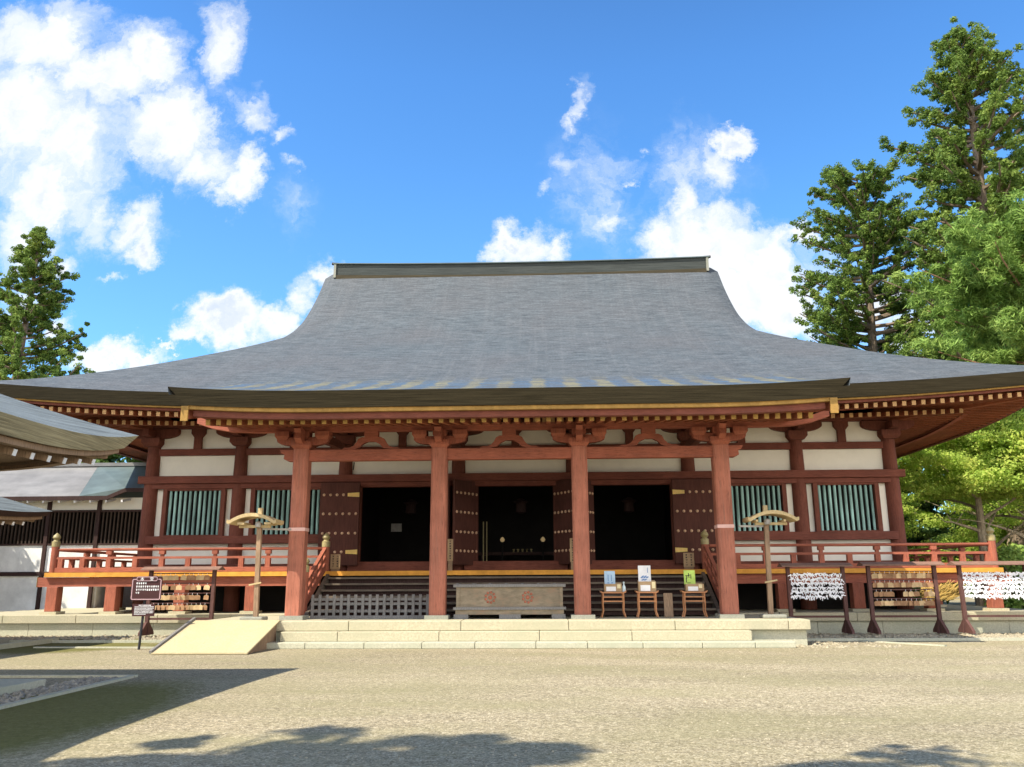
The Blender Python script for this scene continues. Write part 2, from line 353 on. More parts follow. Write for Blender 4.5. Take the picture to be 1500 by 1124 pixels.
# ------------------------------------------------------------------ mesh building
ORIG = {}
class MB:
    def __init__(s): s.v = []; s.f = []
    def raw(s, vs, fs):
        o = len(s.v); s.v += [tuple(p) for p in vs]; s.f += [tuple(i+o for i in f) for f in fs]; return s
    def box(s, x0, x1, y0, y1, z0, z1):
        x0, x1 = min(x0, x1), max(x0, x1); y0, y1 = min(y0, y1), max(y0, y1); z0, z1 = min(z0, z1), max(z0, z1)
        return s.raw([(x0,y0,z0),(x1,y0,z0),(x1,y1,z0),(x0,y1,z0),(x0,y0,z1),(x1,y0,z1),(x1,y1,z1),(x0,y1,z1)],
                     [(0,3,2,1),(4,5,6,7),(0,1,5,4),(1,2,6,5),(2,3,7,6),(3,0,4,7)])
    def obox(s, c, ax, ay, az):
        c = Vector(c); ax = Vector(ax); ay = Vector(ay); az = Vector(az); vs = []
        for k in (-1, 1):
            for (i, j) in ((-1,-1),(1,-1),(1,1),(-1,1)): vs.append(c + ax*i + ay*j + az*k)
        return s.raw(vs, [(0,3,2,1),(4,5,6,7),(0,1,5,4),(1,2,6,5),(2,3,7,6),(3,0,4,7)])
    def bar(s, p0, p1, w, h):
        p0 = Vector(p0); p1 = Vector(p1); d = p1-p0; L = d.length; d.normalize()
        up = Vector((0,0,1)) if abs(d.z) < 0.95 else Vector((0,1,0))
        sd = d.cross(up).normalized(); up = sd.cross(d)
        return s.obox((p0+p1)/2, d*L/2, sd*w/2, up*h/2)
    def tube(s, pts, rads, n=10, cap=True):
        pts = [Vector(p) for p in pts]
        if isinstance(rads, (int, float)): rads = [rads]*len(pts)
        o = len(s.v); prev = None
        for i, p in enumerate(pts):
            d = (pts[min(i+1, len(pts)-1)] - pts[max(i-1, 0)]).normalized()
            if prev is None: a = d.orthogonal().normalized()
            else: a = (prev - d*prev.dot(d)).normalized()
            prev = a; b = d.cross(a)
            for k in range(n):
                t = 2*math.pi*k/n
                s.v.append(tuple(p + (a*math.cos(t) + b*math.sin(t))*rads[i]))
        for i in range(len(pts)-1):
            for k in range(n):
                s.f.append((o+i*n+k, o+i*n+(k+1)%n, o+(i+1)*n+(k+1)%n, o+(i+1)*n+k))
        if cap:
            s.f.append(tuple(o+k for k in reversed(range(n))))
            s.f.append(tuple(o+(len(pts)-1)*n+k for k in range(n)))
        return s
    def lathe(s, c, prof, n=14):
        return s.tube([(c[0], c[1], c[2]+z) for r, z in prof], [max(r, 1e-3) for r, z in prof], n)
    def prism(s, poly, axis, a, b):
        """poly: 2D points; axis 'y': (x,z) extruded a..b in y; 'x': (y,z); 'z': (x,y)"""
        n = len(poly); vs = []
        for t in (a, b):
            for (p, q) in poly:
                vs.append({'y': (p, t, q), 'x': (t, p, q), 'z': (p, q, t)}[axis])
        fs = [tuple(range(n)), tuple(reversed(range(n, 2*n)))]
        for i in range(n): fs.append((i, n+i, n+(i+1)%n, (i+1)%n))
        return s.raw(vs, fs)
    def strip(s, A, B):
        o = len(s.v); s.v += [tuple(p) for p in A] + [tuple(p) for p in B]; n = len(A)
        for i in range(n-1): s.f.append((o+i, o+i+1, o+n+i+1, o+n+i))
        return s
    def grid(s, rows):
        o = len(s.v); m = len(rows[0])
        for r in rows: s.v += [tuple(p) for p in r]
        for j in range(len(rows)-1):
            for i in range(m-1):
                a = o+j*m+i; s.f.append((a, a+1, a+m+1, a+m))
        return s
    def build(s, name, mat, parent=None, origin=None, smooth=False, bevel=0.0):
        if parent is not None: origin = ORIG[parent.name]
        if origin is None: origin = (0, 0, 0)
        me = bpy.data.meshes.new(name)
        me.from_pydata([(x-origin[0], y-origin[1], z-origin[2]) for x, y, z in s.v], [], s.f)
        me.validate(); me.update()
        me.materials.append(MT[mat] if isinstance(mat, str) else mat)
        if smooth:
            me.polygons.foreach_set('use_smooth', [True]*len(me.polygons))
            try: me.set_sharp_from_angle(angle=math.radians(38))
            except Exception: pass
        o = bpy.data.objects.new(name, me); COL.objects.link(o)
        if parent is not None: o.parent = parent
        else: o.location = origin
        ORIG[o.name] = origin
        if bevel:
            bm = o.modifiers.new('bevel', 'BEVEL'); bm.width = bevel; bm.segments = 2; bm.limit_method = 'ANGLE'
        return o
def tag(o, label=None, cat=None, group=None, kind=None):
    if label: o['label'] = label
    if cat: o['category'] = cat
    if group: o['group'] = group
    if kind: o['kind'] = kind
    return o
def thing(name, loc, label, cat, group=None):
    o = bpy.data.objects.new(name, None); COL.objects.link(o)
    o.location = loc; o.empty_display_size = 0.3; ORIG[o.name] = tuple(loc)
    return tag(o, label, cat, group)
def copy_tree(root, loc, rz=0.0, label=None, parent=None):
    c = root.copy(); COL.objects.link(c)
    if parent is None:
        c.location = loc; c.rotation_euler = (0, 0, rz)
        if label: c['label'] = label
    else: c.parent = parent
    for ch in [x for x in bpy.data.objects if x.parent == root]: copy_tree(ch, loc, rz, None, c)
    return c
def stones(mb, x0, x1, y0, y1, z0, z1, L, gap=0.012, off=0.0):
    """a course of cut stones laid along x with open joints"""
    x = x0; first = True
    while x < x1 - 0.05:
        w = (L - off if first else L)*random.uniform(0.9, 1.1); first = False
        e = min(x+w, x1)
        if x1 - e < 0.5: e = x1
        mb.box(x + (gap if x > x0 else 0), e, y0, y1, z0, z1)
        x = e
    return mb
# ------------------------------------------------------------------ ground
g = MB(); g.raw([(-400, -300, 0), (400, -300, 0), (400, 500, 0), (-400, 500, 0)], [(0, 1, 2, 3)])
tag(g.build('ground', 'gravel'), kind='structure')

# ------------------------------------------------------------------ stone platform and steps
sp = thing('stone_platform', (0, 3, 0), 'wide cream stone platform and steps that the red temple hall stands on', 'platform')
m = MB()
stones(m, -17.6, 15.9, 2.5, 4.3, 0.42, 0.66, 2.4)
m.box(-17.6, 15.9, 4.305, 22, 0.42, 0.655)
m.build('platform_top', 'stone', sp, bevel=0.015)
m = MB(); stones(m, -17.5, 15.8, 2.6, 4.0, 0.0, 0.412, 1.8, off=0.6); m.box(-17.5, 15.8, 4.0, 21.9, 0, 0.41)
m.build('platform_base', 'stone_pale', sp)
m = MB(); stones(m, -8.05, 7.5, -1.02, 0.6, 0.38, 0.62, 2.75, off=1.2); m.box(-8.05, 7.5, 0.604, 2.497, 0.38, 0.618)
m.build('porch_slab', 'stone', sp, bevel=0.018)
m = MB(); m.box(-8.0, 7.42, -0.9, 2.49, 0, 0.378)
m.build('porch_slab_base', 'stone_pale', sp)
m = MB(); stones(m, -5.7, 5.98, -1.28, -0.905, 0.14, 0.376, 2.4, off=0.9)
m.build('stone_step', 'stone', sp, bevel=0.015)
m = MB(); stones(m, -6.0, 6.9, -1.72, -1.285, 0.0, 0.145, 1.35, off=0.3)
m.build('stone_step', 'stone_pale', sp, bevel=0.015)

# ------------------------------------------------------------------ temple hall
hall = thing('temple_hall', (0, 8, 0), 'large red timber temple hall with sweeping grey bark roof and white plaster walls', 'temple')
CX = (-12.373, -9.342, -5.741, -1.914, 1.914, 5.741, 9.342, 12.373)
W0 = 5.1
BACK = 20.3
# --- wall columns
for x in CX:
    m = MB(); m.lathe((x, W0, 0), [(0.25, 0.66), (0.24, 3), (0.23, 5.2), (0.21, 6.12)], 20)
    m.build('column', 'red_old', hall, smooth=True)
for sx in (-1, 1):
    for y in (8.9, 12.7, 16.5, BACK):
        m = MB(); m.lathe((sx*12.373, y, 0), [(0.26, 0.66), (0.235, 5.2), (0.215, 6.12)], 12)
        m.build('column', 'red_old', hall, smooth=True)
# --- plaster walls
m = MB()
for a, b in zip(CX[:-1], CX[1:]):
    m.box(a+0.1, b-0.1, 5.12, 5.2, 5.06, 6.8)
for (a, b) in ((-12.3, -9.4), (-9.3, -5.8), (5.8, 9.3), (9.4, 12.3)):
    m.box(a, b, 5.12, 5.2, 2.0, 2.9)
for x0, x1 in ((-12.25, -11.93), (-9.80, -9.45), (-9.25, -8.90), (-6.2, -5.85), (5.85, 6.2), (8.90, 9.25), (9.45, 9.80), (11.93, 12.25)):
    m.box(x0, x1, 5.12, 5.2, 3.0, 4.75)
m.build('plaster_wall', 'plaster', hall)
m = MB()
for sx in (-1, 1):
    m.box(sx*12.42, sx*12.34, 5.3, BACK, 2.0, 6.8)
m.box(-12.3, 12.3, BACK-0.04, BACK+0.04, 0.66, 6.8)
m.build('plaster_wall', 'plaster', hall)
for sx in (-1, 1):
    m = MB()
    for z0, z1 in ((4.83, 5.08), (5.8, 6.03), (2.83, 3.08), (1.9, 2.2)): m.box(sx*12.30, sx*12.62, 5.4, BACK+.2, z0, z1)
    m.build('side_beam', 'red_old_h', hall)
# --- long beams across the front
def beam(name, x0, x1, y0, y1, z0, z1, mat='red_old_h'):
    return MB().box(x0, x1, y0, y1, z0, z1).build(name, mat, hall, bevel=0.012)
beam('tie_beam', -12.72, 12.72, 4.80, 4.98, 4.83, 5.08)
beam('lintel_beam', -12.3, 12.3, 4.90, 5.14, 4.66, 4.828)
beam('frieze_beam', -12.38, 12.38, 5.00, 5.115, 5.80, 6.03)
beam('wall_plate', -12.9, 12.9, 4.93, 5.17, 6.72, 6.92)
for a, b in ((-12.3, -6.0), (6.0, 12.3)):
    beam('sill_beam', a, b, 4.84, 5.10, 2.83, 3.09)
    beam('ground_beam', a, b, 4.84, 5.10, 1.9, 2.17)
for a, b in ((-5.5, -2.15), (-1.68, 1.68), (2.15, 5.5)):
    beam('threshold', a, b, 4.82, 5.12, 1.9, 2.22, 'red_old_h')
# --- struts between the brackets and brackets over the columns
def strut(xc):
    m = MB()
    m.prism([(xc-0.13, 6.03), (xc+0.13, 6.03), (xc+0.13, 6.42), (xc+0.24, 6.56), (xc+0.24, 6.72), (xc-0.24, 6.72), (xc-0.24, 6.56), (xc-0.13, 6.42)], 'y', 4.98, 5.11)
    return m.build('strut', 'red_old', hall)
for a, b in zip(CX[:-1], CX[1:]): strut((a+b)/2)
def arm_poly(xc, w, z0, z1, foot):
    pts = [(xc-foot, z0), (xc+foot, z0)]
    n = 6
    for i in range(1, n+1):
        t = i/n; pts.append((xc+foot+(w-foot)*math.sin(t*math.pi/2), z0+(z1-z0)*0.62*(1-math.cos(t*math.pi/2))))
    pts += [(xc+w, z1), (xc-w, z1)]
    for i in range(n, 0, -1):
        t = i/n; pts.append((xc-foot-(w-foot)*math.sin(t*math.pi/2), z0+(z1-z0)*0.62*(1-math.cos(t*math.pi/2))))
    return pts
def masu(mb, x, y, z, w, h):
    """bearing block: square top, tapered foot"""
    a = w/2; b = w*0.36
    v = []
    for (r, zz) in ((b, z), (a, z+h*0.42), (a, z+h)): v += [(x-r, y-r, zz), (x+r, y-r, zz), (x+r, y+r, zz), (x-r, y+r, zz)]
    f = [(0,3,2,1), (8,9,10,11)]
    for k in (0, 4):
        for i in range(4): f.append((k+i, k+(i+1)%4, k+4+(i+1)%4, k+4+i))
    mb.raw(v, f)
for x in CX:
    m = MB(); masu(m, x, 5.02, 6.10, 0.62, 0.28)
    m.prism(arm_poly(x, 0.86, 6.385, 6.70, 0.22), 'y', 4.88, 5.10)
    m.box(x-0.11, x+0.11, 4.3, 5.3, 6.40, 6.62)
    m.build('bracket', 'red_old', hall)
# --- barred windows
def window(x0, x1, n, name='window'):
    m = MB()
    m.box(x0-0.14, x0, 4.93, 5.2, 3.09, 4.66); m.box(x1, x1+0.14, 4.93, 5.2, 3.09, 4.66)
    m.box(x0, x1, 4.95, 5.2, 3.09, 3.13); m.box(x0, x1, 4.95, 5.2, 4.60, 4.66)
    f = m.build('window', 'red_old', hall)
    m = MB(); w = (x1-x0)/n
    for i in range(n):
        c = x0+w*(i+0.5); r = w*0.27
        m.tube([(c, 5.06, 3.12), (c, 5.06, 4.61)], r, 8)
    m.build('bars', 'bars', f, smooth=True)
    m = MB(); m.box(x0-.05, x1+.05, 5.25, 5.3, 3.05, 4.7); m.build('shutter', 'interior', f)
for s in (-1, 1):
    a, b = 9.89, 11.73; window(min(s*a, s*b), max(s*a, s*b), 11)
    a, b = 6.36, 8.74; window(min(s*a, s*b), max(s*a, s*b), 14)
# --- door leaves with studs and hinge plates
def leaf(hx, hy, ang, w, z0, z1, brass_side=None, edge_only=False):
    """hinged at (hx,hy); ang = direction of the leaf in plan"""
    d = Vector((math.cos(ang), math.sin(ang), 0)); nrm = Vector((d.y, -d.x, 0))
    if nrm.y > 0: nrm = -nrm
    c = Vector((hx, hy, (z0+z1)/2)) + d*w/2
    o = MB().obox(c, d*w/2, nrm*0.045, Vector((0, 0, (z1-z0)/2))).build('door', 'door', hall, bevel=0.01)
    n = 6
    for r, z in enumerate((z0+0.43, z0+1.03, z0+1.66, z0+2.28)):
        for i in range(n):
            t = 0.10 + 0.82*i/(n-1)
            if brass_side is not None and r in (0, 3):
                if (brass_side > 0 and i >= n-2) or (brass_side < 0 and i <= 1): continue
            p = Vector((hx, hy, z)) + d*w*t + nrm*0.045
            MB().tube([p-nrm*0.01, p+nrm*0.02, p+nrm*0.045], [0.05, 0.045, 0.015], 8).build('stud', 'stud', o, smooth=True)
    if brass_side is not None:
        for z in (z0+0.43, z0+2.28):
            m = MB()
            t0, t1 = (0.70, 0.995) if brass_side > 0 else (0.005, 0.30)
            a, b = (0.055, 0.075) if brass_side > 0 else (0.075, 0.055)
            p = Vector((hx, hy, z)) + nrm*0.05
            q = [p+d*w*t0-Vector((0,0,a)), p+d*w*t1-Vector((0,0,b)), p+d*w*t1+Vector((0,0,b)), p+d*w*t0+Vector((0,0,a))]
            m.raw(q + [v+nrm*0.015 for v in q], [(0,1,2,3), (7,6,5,4), (0,4,5,1), (1,5,6,2), (2,6,7,3), (3,7,4,0)])
            m.build('hinge_plate', 'brass', o)
DZ0, DZ1 = 2.10, 4.79
leaf(-6.44, 4.66, 0, 1.31, DZ0, DZ1, 1)
leaf(5.11, 4.66, 0, 1.31, DZ0, DZ1, -1)
leaf(-1.27, 5.08, math.radians(180+57), 1.25, DZ0, DZ1)
leaf(1.27, 5.08, math.radians(-57), 1.25, DZ0, DZ1)
leaf(-2.70, 5.08, math.radians(-62), 1.2, DZ0, DZ1)
leaf(2.55, 5.08, math.radians(180+62), 1.2, DZ0, DZ1)
for a, b in ((-5.5, -5.14), (-2.70, -2.15), (-1.68, -1.28), (1.28, 1.68), (2.15, 2.54), (5.10, 5.5)):
    m = MB(); m.box(a, b, 4.97, 5.15, 2.22, 4.66); m.build('door_jamb', 'red_old', hall)
# --- dark inside
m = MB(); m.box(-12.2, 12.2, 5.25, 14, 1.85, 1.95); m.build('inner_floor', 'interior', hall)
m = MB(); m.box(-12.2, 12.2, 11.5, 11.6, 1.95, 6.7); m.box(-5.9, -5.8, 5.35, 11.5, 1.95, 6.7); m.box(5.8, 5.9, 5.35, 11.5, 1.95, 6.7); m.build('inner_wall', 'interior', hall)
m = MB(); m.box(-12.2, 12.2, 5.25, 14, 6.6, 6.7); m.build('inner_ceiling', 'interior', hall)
# --- veranda
m = MB()
m.box(-14.45, 14.45, 3.2, 4.84, 1.80, 1.90); m.box(-14.45, -12.45, 4.84, 21.9, 1.80, 1.90); m.box(12.45, 14.45, 4.84, 21.9, 1.80, 1.90)
m.build('veranda_floor', 'old_wood', hall)
m = MB(); x = -14.5
while x < 14.45:
    e = min(x+random.uniform(1.6, 2.0), 14.5); m.box(x+0.004, e, 3.05, 3.197, 1.77, 1.905); x = e
m.build('veranda_edge', 'ochre_rail', hall)
m = MB(); m.box(-14.75, -5.95, 3.16, 3.34, 1.48, 1.76); m.build('veranda_beam', 'red_h', hall)
m = MB(); m.box(5.95, 14.75, 3.16, 3.34, 1.48, 1.76); m.build('veranda_beam', 'red_h', hall)
for sx in (-1, 1):
    m = MB(); m.box(sx*14.08, sx*14.26, 3.34, 21.7, 1.48, 1.76); m.build('veranda_beam', 'red_h', hall)
    m = MB(); m.box(sx*14.765, sx*14.75, 3.15, 3.35, 1.47, 1.77); m.build('beam_end', 'ochre', hall)
def vpost(x, y):
    m = MB(); m.box(x-0.17, x+0.17, y-0.17, y+0.17, 0.74, 1.79 if y > 3.5 else 1.478); m.build('veranda_post', 'red_v', hall, bevel=0.015)
    m = MB(); m.box(x-0.26, x+0.26, y-0.26, y+0.26, 0.66, 0.74); m.build('footing', 'stone', hall)
for x in (8.05, 10.25, 12.4, 14.25):
    for s in (-1, 1): vpost(s*x, 3.3)
for y in (7.0, 10.8, 14.6, 18.4):
    for s in (-1, 1): vpost(s*14.17, y)
# --- railings
def newel(x, y, zb, zt, par=hall, r=0.115):
    m = MB(); m.tube([(x, y, zb), (x, y, zt)], r, 16); o = m.build('newel_post', 'red_v', par, smooth=True)
    m = MB(); m.lathe((x, y, zt), [(r*1.08, -0.16), (r*1.08, 0.0), (r*0.8, 0.02), (r*0.62, 0.05), (r*0.8, 0.07), (r*1.05, 0.12), (r*0.9, 0.18), (r*0.5, 0.225), (0.01, 0.27)], 14)
    m.build('finial', 'gold', o, smooth=True)
def railing(x0, x1, y, axis='x'):
    L = abs(x1-x0); n = round(L/0.845)
    def bx(mb, a, b, w, z0, z1):
        if axis == 'x': mb.box(a, b, y-w/2, y+w/2, z0, z1)
        else: mb.box(y-w/2, y+w/2, a, b, z0, z1)
    m = MB(); bx(m, x0, x1, 0.15, 1.907, 2.055); m.build('rail', 'red_h', hall, bevel=0.01)
    m = MB(); bx(m, x0, x1, 0.12, 2.315, 2.385); m.build('rail', 'red_h', hall)
    m = MB()
    m.tube([(x0, y, 2.605), (x1, y, 2.605)] if axis == 'x' else [(y, x0, 2.605), (y, x1, 2.605)], 0.045, 10)
    m.build('rail', 'red_h', hall, smooth=True)
    for i in range(n+1):
        c = x0+(x1-x0)*i/n
        m = MB(); lo, hi = c-0.075, c+0.075
        if i == 0: lo, hi = x0+0.12*(1 if x1 > x0 else -1)-.05, x0+0.12*(1 if x1 > x0 else -1)+.1
        bx(m, lo, hi, 0.13, 2.055, 2.315)
        if i % 2 == 0 and 0 < i < n:
            bx(m, c-0.05, c+0.05, 0.09, 2.385, 2.45)
            bx(m, c-0.085, c+0.085, 0.15, 2.45, 2.56)
        m.build('rail_post', 'red_v', hall)
for s in (-1, 1):
    railing(s*14.30, s*5.95, 3.3)
    newel(s*14.38, 3.3, 1.9, 2.86)
    railing(3.45, 21.5, s*14.38, 'y')
    newel(s*5.80, 3.18, 1.9, 2.80)
    # stair balustrade
    newel(s*5.80, 1.05, 0.66, 2.02, r=0.10)
    for dz, h, w in ((0.62, 0.09, 0.10), (0.36, 0.09, 0.09), (0.08, 0.18, 0.12)):
        m = MB(); m.bar((s*5.80, 1.05, 0.92+dz), (s*5.80, 3.18, 2.0+dz), w, h); m.build('stair_rail', 'red_v', hall)
    for t in (0.25, 0.5, 0.75):
        yy = 1.05+2.13*t; zz = 0.92+1.08*t
        m = MB(); m.box(s*5.80-0.05, s*5.80+0.05, yy-0.06, yy+0.06, zz+0.1, zz+0.6); m.build('rail_post', 'red_v', hall)
    m = MB(); m.prism([(0.85, 0.66), (3.16, 0.66), (3.16, 1.88), (0.85, 0.72)], 'x', s*5.62, s*5.72); m.build('stair_string', 'old_wood', hall)
# --- stairs
ns = 6
for i in range(ns):
    y0 = 1.0+i*0.36; z = 0.66+(i+1)*(1.9-0.66)/(ns+1)
    m = MB(); m.box(-5.6, 5.6, y0, y0+0.42, z-0.055, z); m.build('stair_tread', 'old_wood', hall)
    m = MB(); m.box(-5.58, 5.58, y0+0.12, y0+0.16, 0.66 if i == 0 else z-0.175, z-0.057); m.build('stair_riser', 'dark_wood', hall)  # dark riser colour stands in for the shadow gaps between treads
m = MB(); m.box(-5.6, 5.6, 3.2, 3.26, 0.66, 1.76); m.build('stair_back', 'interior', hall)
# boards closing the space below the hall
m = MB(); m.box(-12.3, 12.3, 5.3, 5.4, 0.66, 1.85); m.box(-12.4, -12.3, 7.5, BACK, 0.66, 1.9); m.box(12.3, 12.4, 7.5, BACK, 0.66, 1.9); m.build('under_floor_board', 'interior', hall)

# ------------------------------------------------------------------ porch
PX = (-5.741, -1.914, 1.914, 5.741)
for k, x in enumerate(PX):
    a, c = 0.215, 0.05
    m = MB()
    for (zz, sc) in ((0.72, 1.0),):
        pass
    oct_ = [(-a, -a+c), (-a+c, -a), (a-c, -a), (a, -a+c), (a, a-c), (a-c, a), (-a+c, a), (-a, a-c)]
    m.prism([(x+p, q) for p, q in oct_], 'z', 0.72, 5.16)
    o = m.build('porch_column', 'porch_col', hall)
    if k in (0, 3):
        MB().box(x-a-0.006, x+a+0.006, -a-0.006, a+0.006, 2.93, 3.02).build('band', 'tape', o)
    m = MB(); m.box(x-0.31, x+0.31, -0.31, 0.31, 0.62, 0.725); m.build('footing', 'stone_grey', hall)
    # bracket: bearing block, arms, small blocks, carved nose
    m = MB(); masu(m, x, 0, 5.16, 0.56, 0.22)
    m.prism(arm_poly(x, 0.72, 5.27, 5.50, 0.2), 'y', -0.10, 0.10)
    for dx in (-0.56, 0.56): masu(m, x+dx, 0, 5.44, 0.40, 0.22)
    masu(m, x, 0, 5.44, 0.38, 0.22)
    m.build('bracket', 'red_v', hall)
    m = MB(); m.prism([(-0.1, 5.28), (-0.42, 5.30), (-0.60, 5.40), (-0.56, 5.55), (-0.66, 5.66), (-0.6, 5.72), (-0.1, 5.66)], 'x', x-0.09, x+0.09)
    m.build('carved_nose', 'red_v', hall)
m = MB()
z0, z1 = 4.84, 5.15
m.prism([(-6.36, z1), (-6.30, z1-0.10), (-6.22, z1-0.12), (-6.24, z0+0.06), (-6.12, z0), (6.12, z0), (6.24, z0+0.06), (6.22, z1-0.12), (6.30, z1-0.10), (6.36, z1)], 'y', -0.13, 0.13)
m.build('porch_beam', 'red_h', hall, bevel=0.015)
m = MB()
lo = [(-8.75, 5.93), (-8.3, 5.78), (-7.8, 5.69), (-7.0, 5.66), (7.0, 5.66), (7.8, 5.69), (8.3, 5.78), (8.75, 5.93)]
m.prism(lo + [(x, z+0.19) for x, z in reversed(lo)], 'y', -0.12, 0.12)
m.build('purlin', 'red_h', hall)
for a, b in zip(PX[:-1], PX[1:]):      # frog-leg struts
    c = (a+b)/2; L = []; I = []
    for t in np.linspace(0, 1, 13):
        L.append((c-0.80+0.66*t, 5.155+0.36*(t**1.6)))
    outer = [(c-0.82, 5.155), (c-0.74, 5.21), (c-0.62, 5.20), (c-0.50, 5.25), (c-0.42, 5.34), (c-0.36, 5.45), (c-0.26, 5.50), (c-0.17, 5.50)]
    outer = outer + [(2*c-x, z) for x, z in reversed(outer)]
    inner = [(c+0.50, 5.155), (c+0.34, 5.19), (c+0.24, 5.30), (c+0.10, 5.37), (c-0.10, 5.37), (c-0.24, 5.30), (c-0.34, 5.19), (c-0.50, 5.155)]
    m = MB(); n = len(outer)
    # split into left and right halves so faces stay simple
    lo_ = outer[:n//2] + [(c, 5.50), (c, 5.37)] + [p for p in inner if p[0] < c]
    ro_ = [(2*c-x, z) for x, z in reversed(lo_)]
    m.prism(lo_, 'y', -0.07, 0.07); m.prism(ro_, 'y', -0.07, 0.07)
    m.box(c-0.19, c+0.19, -0.12, 0.12, 5.50, 5.66)
    m.build('frog_leg_strut', 'red_h', hall)
for s in (-1, 1):                       # curved beams tying the porch to the hall
    for xx in (5.741, 1.914):
        m = MB(); pts = [(s*xx, 0.2+4.7*t, 5.30+0.55*t+0.28*math.sin(math.pi*t)) for t in np.linspace(0, 1, 9)]
        for p, q in zip(pts[:-1], pts[1:]): m.bar(p, q, 0.2, 0.26)
        m.build('curved_tie_beam', 'red_old', hall)
# --- porch roof
def lin(xs, ys, x): return float(np.interp(x, xs, ys))
P_T = [0, 1, 2, 3, 4, 5, 6, 7.2, 8.3, 9.5, 10.5, 11.4]
P_Z = [7.08, 7.53, 8.02, 8.53, 9.06, 9.62, 10.18, 10.92, 11.72, 12.85, 13.98, 15.22]
def PZ(t):
    t = max(0, min(11.4, t)); i = min(int(np.searchsorted(P_T, t, side='right'))-1, len(P_T)-2)
    # smooth (Catmull-Rom) interpolation
    x0, x1 = P_T[i], P_T[i+1]; y0, y1 = P_Z[i], P_Z[i+1]
    def slope(j):
        a, b = max(j-1, 0), min(j+1, len(P_T)-1); return (P_Z[b]-P_Z[a])/(P_T[b]-P_T[a])
    h = x1-x0; u = (t-x0)/h; m0, m1 = slope(i)*h, slope(i+1)*h
    return (2*u**3-3*u**2+1)*y0 + (u**3-2*u**2+u)*m0 + (-2*u**3+3*u**2)*y1 + (u**3-u**2)*m1
def lift(x, t, half=16.4, start=8.0, amt=0.46):
    a = max(0.0, (abs(x)-start)/(half-start)); return amt*a**1.7*max(0.0, 1-t/6.5)**1.3
YE, XE, YR = 1.1, 16.4, 12.5
def zmain(x, y):
    t = y-YE; return PZ(t)+lift(x, t)
def zporch(x, y):
    # -2.9 eave .. joins the main slope near y = 8
    if y < 1.9:
        u = (y+2.9)/4.8; z = 6.19 + (PZ(0.8)+0.14-6.19)*(0.80*u+0.20*u*u)
    else: z = PZ(y-YE) + 0.14*max(0, 1-(y-1.9)/6.0)
    e = max(0, (abs(x)-4.5)/3.9); return z + 0.15*e**2.2*max(0, 1-(y+2.9)/4.5)
ys = list(np.linspace(-2.9, 1.9, 14)) + list(np.linspace(2.4, 8.0, 14))
xs = list(np.linspace(-8.38, 8.38, 49))
m = MB(); m.grid([[(x*(1.0 if y < 5.3 else 1-0.045*(y-5.3)/2.7), y, zporch(x, y)) for x in xs] for y in ys])
for s in (0, -1):
    A = [(xs[s]*(1.0 if y < 5.3 else 1-0.045*(y-5.3)/2.7), y, zporch(xs[s], y)) for y in ys]
    B = [(x*(0.995), y, z-0.2) for x, y, z in A]
    m.strip(A, B) if s == 0 else m.strip(B, A)
m.build('porch_roof', 'roof', hall, smooth=True)
# thick bark edge of the porch eave, leaning back under the top edge
def edge_band(topf, pts_top, pts_bot, name='eave_edge', mat='bark_edge'):
    return MB().strip(pts_bot, pts_top).build(name, mat, hall)
T = [(x, -2.9, zporch(x, -2.9)) for x in xs]
Bt = [(x*0.955, -2.64, zporch(x, -2.9)-0.37-0.05*(abs(x)/8.38)**3) for x in xs]
edge_band(None, T, Bt)
for s in (0, -1):
    yy = list(np.linspace(-2.9, 1.6, 10))
    A = [(xs[s], y, zporch(xs[s], y)) for y in yy]
    B = [(xs[s]*0.955, max(y, -2.64) if y == -2.9 else y, zporch(xs[s], y)-0.42) for y in yy]
    mm = MB(); mm.strip(A, B); mm.build('eave_edge', 'bark_edge', hall)
def ubot(y): return lin([-2.64, 1.7], [5.80, 6.80], y)
m = MB(); yy = list(np.linspace(-2.64, 2.2, 9)); xx = list(np.linspace(-8.0, 8.0, 33))
m.grid([[(x, y, zporch(x, -2.9)-0.375 + (ubot(y)-5.80)) for x in reversed(xx)] for y in yy])
m.build('porch_soffit', 'rafter', hall)
# yellow strip, fascia boards
def zb(x): return zporch(x, -2.9)-0.375
def curved_board(name, mat, x0, x1, y0, y1, dz0, dz1, f):
    X = list(np.linspace(x0, x1, 41)); m = MB()
    a = [(x, y0, f(x)+dz0) for x in X]; b = [(x, y0, f(x)+dz1) for x in X]; c = [(x, y1, f(x)+dz1) for x in X]; d = [(x, y1, f(x)+dz0) for x in X]
    m.strip(a, b); m.strip(b, c); m.strip(d, a); m.strip(c, d)
    m.raw([a[0], b[0], c[0], d[0]], [(0, 1, 2, 3)]); m.raw([a[-1], b[-1], c[-1], d[-1]], [(3, 2, 1, 0)])
    return m.build(name, mat, hall)
curved_board('eave_strip', 'ochre', -7.95, 7.95, -2.60, -2.45, -0.10, -0.002, zb)
curved_board('fascia_board', 'red_old_h', -7.85, 7.85, -2.50, -2.30, -0.26, -0.102, zb)
curved_board('fascia_board', 'red_h', -7.75, 7.75, -2.28, -2.12, -0.19, -0.02, lambda x: zb(x)+0.0)
n_part = 0
for i in range(57):                     # porch rafters, each a part
    x = -7.56+i*0.27
    m = MB(); m.bar((x, -2.24, 5.545), (x, 0.6, 5.97), 0.11, 0.145); r = m.build('rafter', 'rafter', hall)
    m = MB(); d = Vector((0, -2.84, -0.42)).normalized(); p = Vector((x, -2.24, 5.545))
    m.bar(p+d*0.001, p+d*0.012, 0.114, 0.15); m.build('rafter_tip', 'ochre', r); n_part += 1
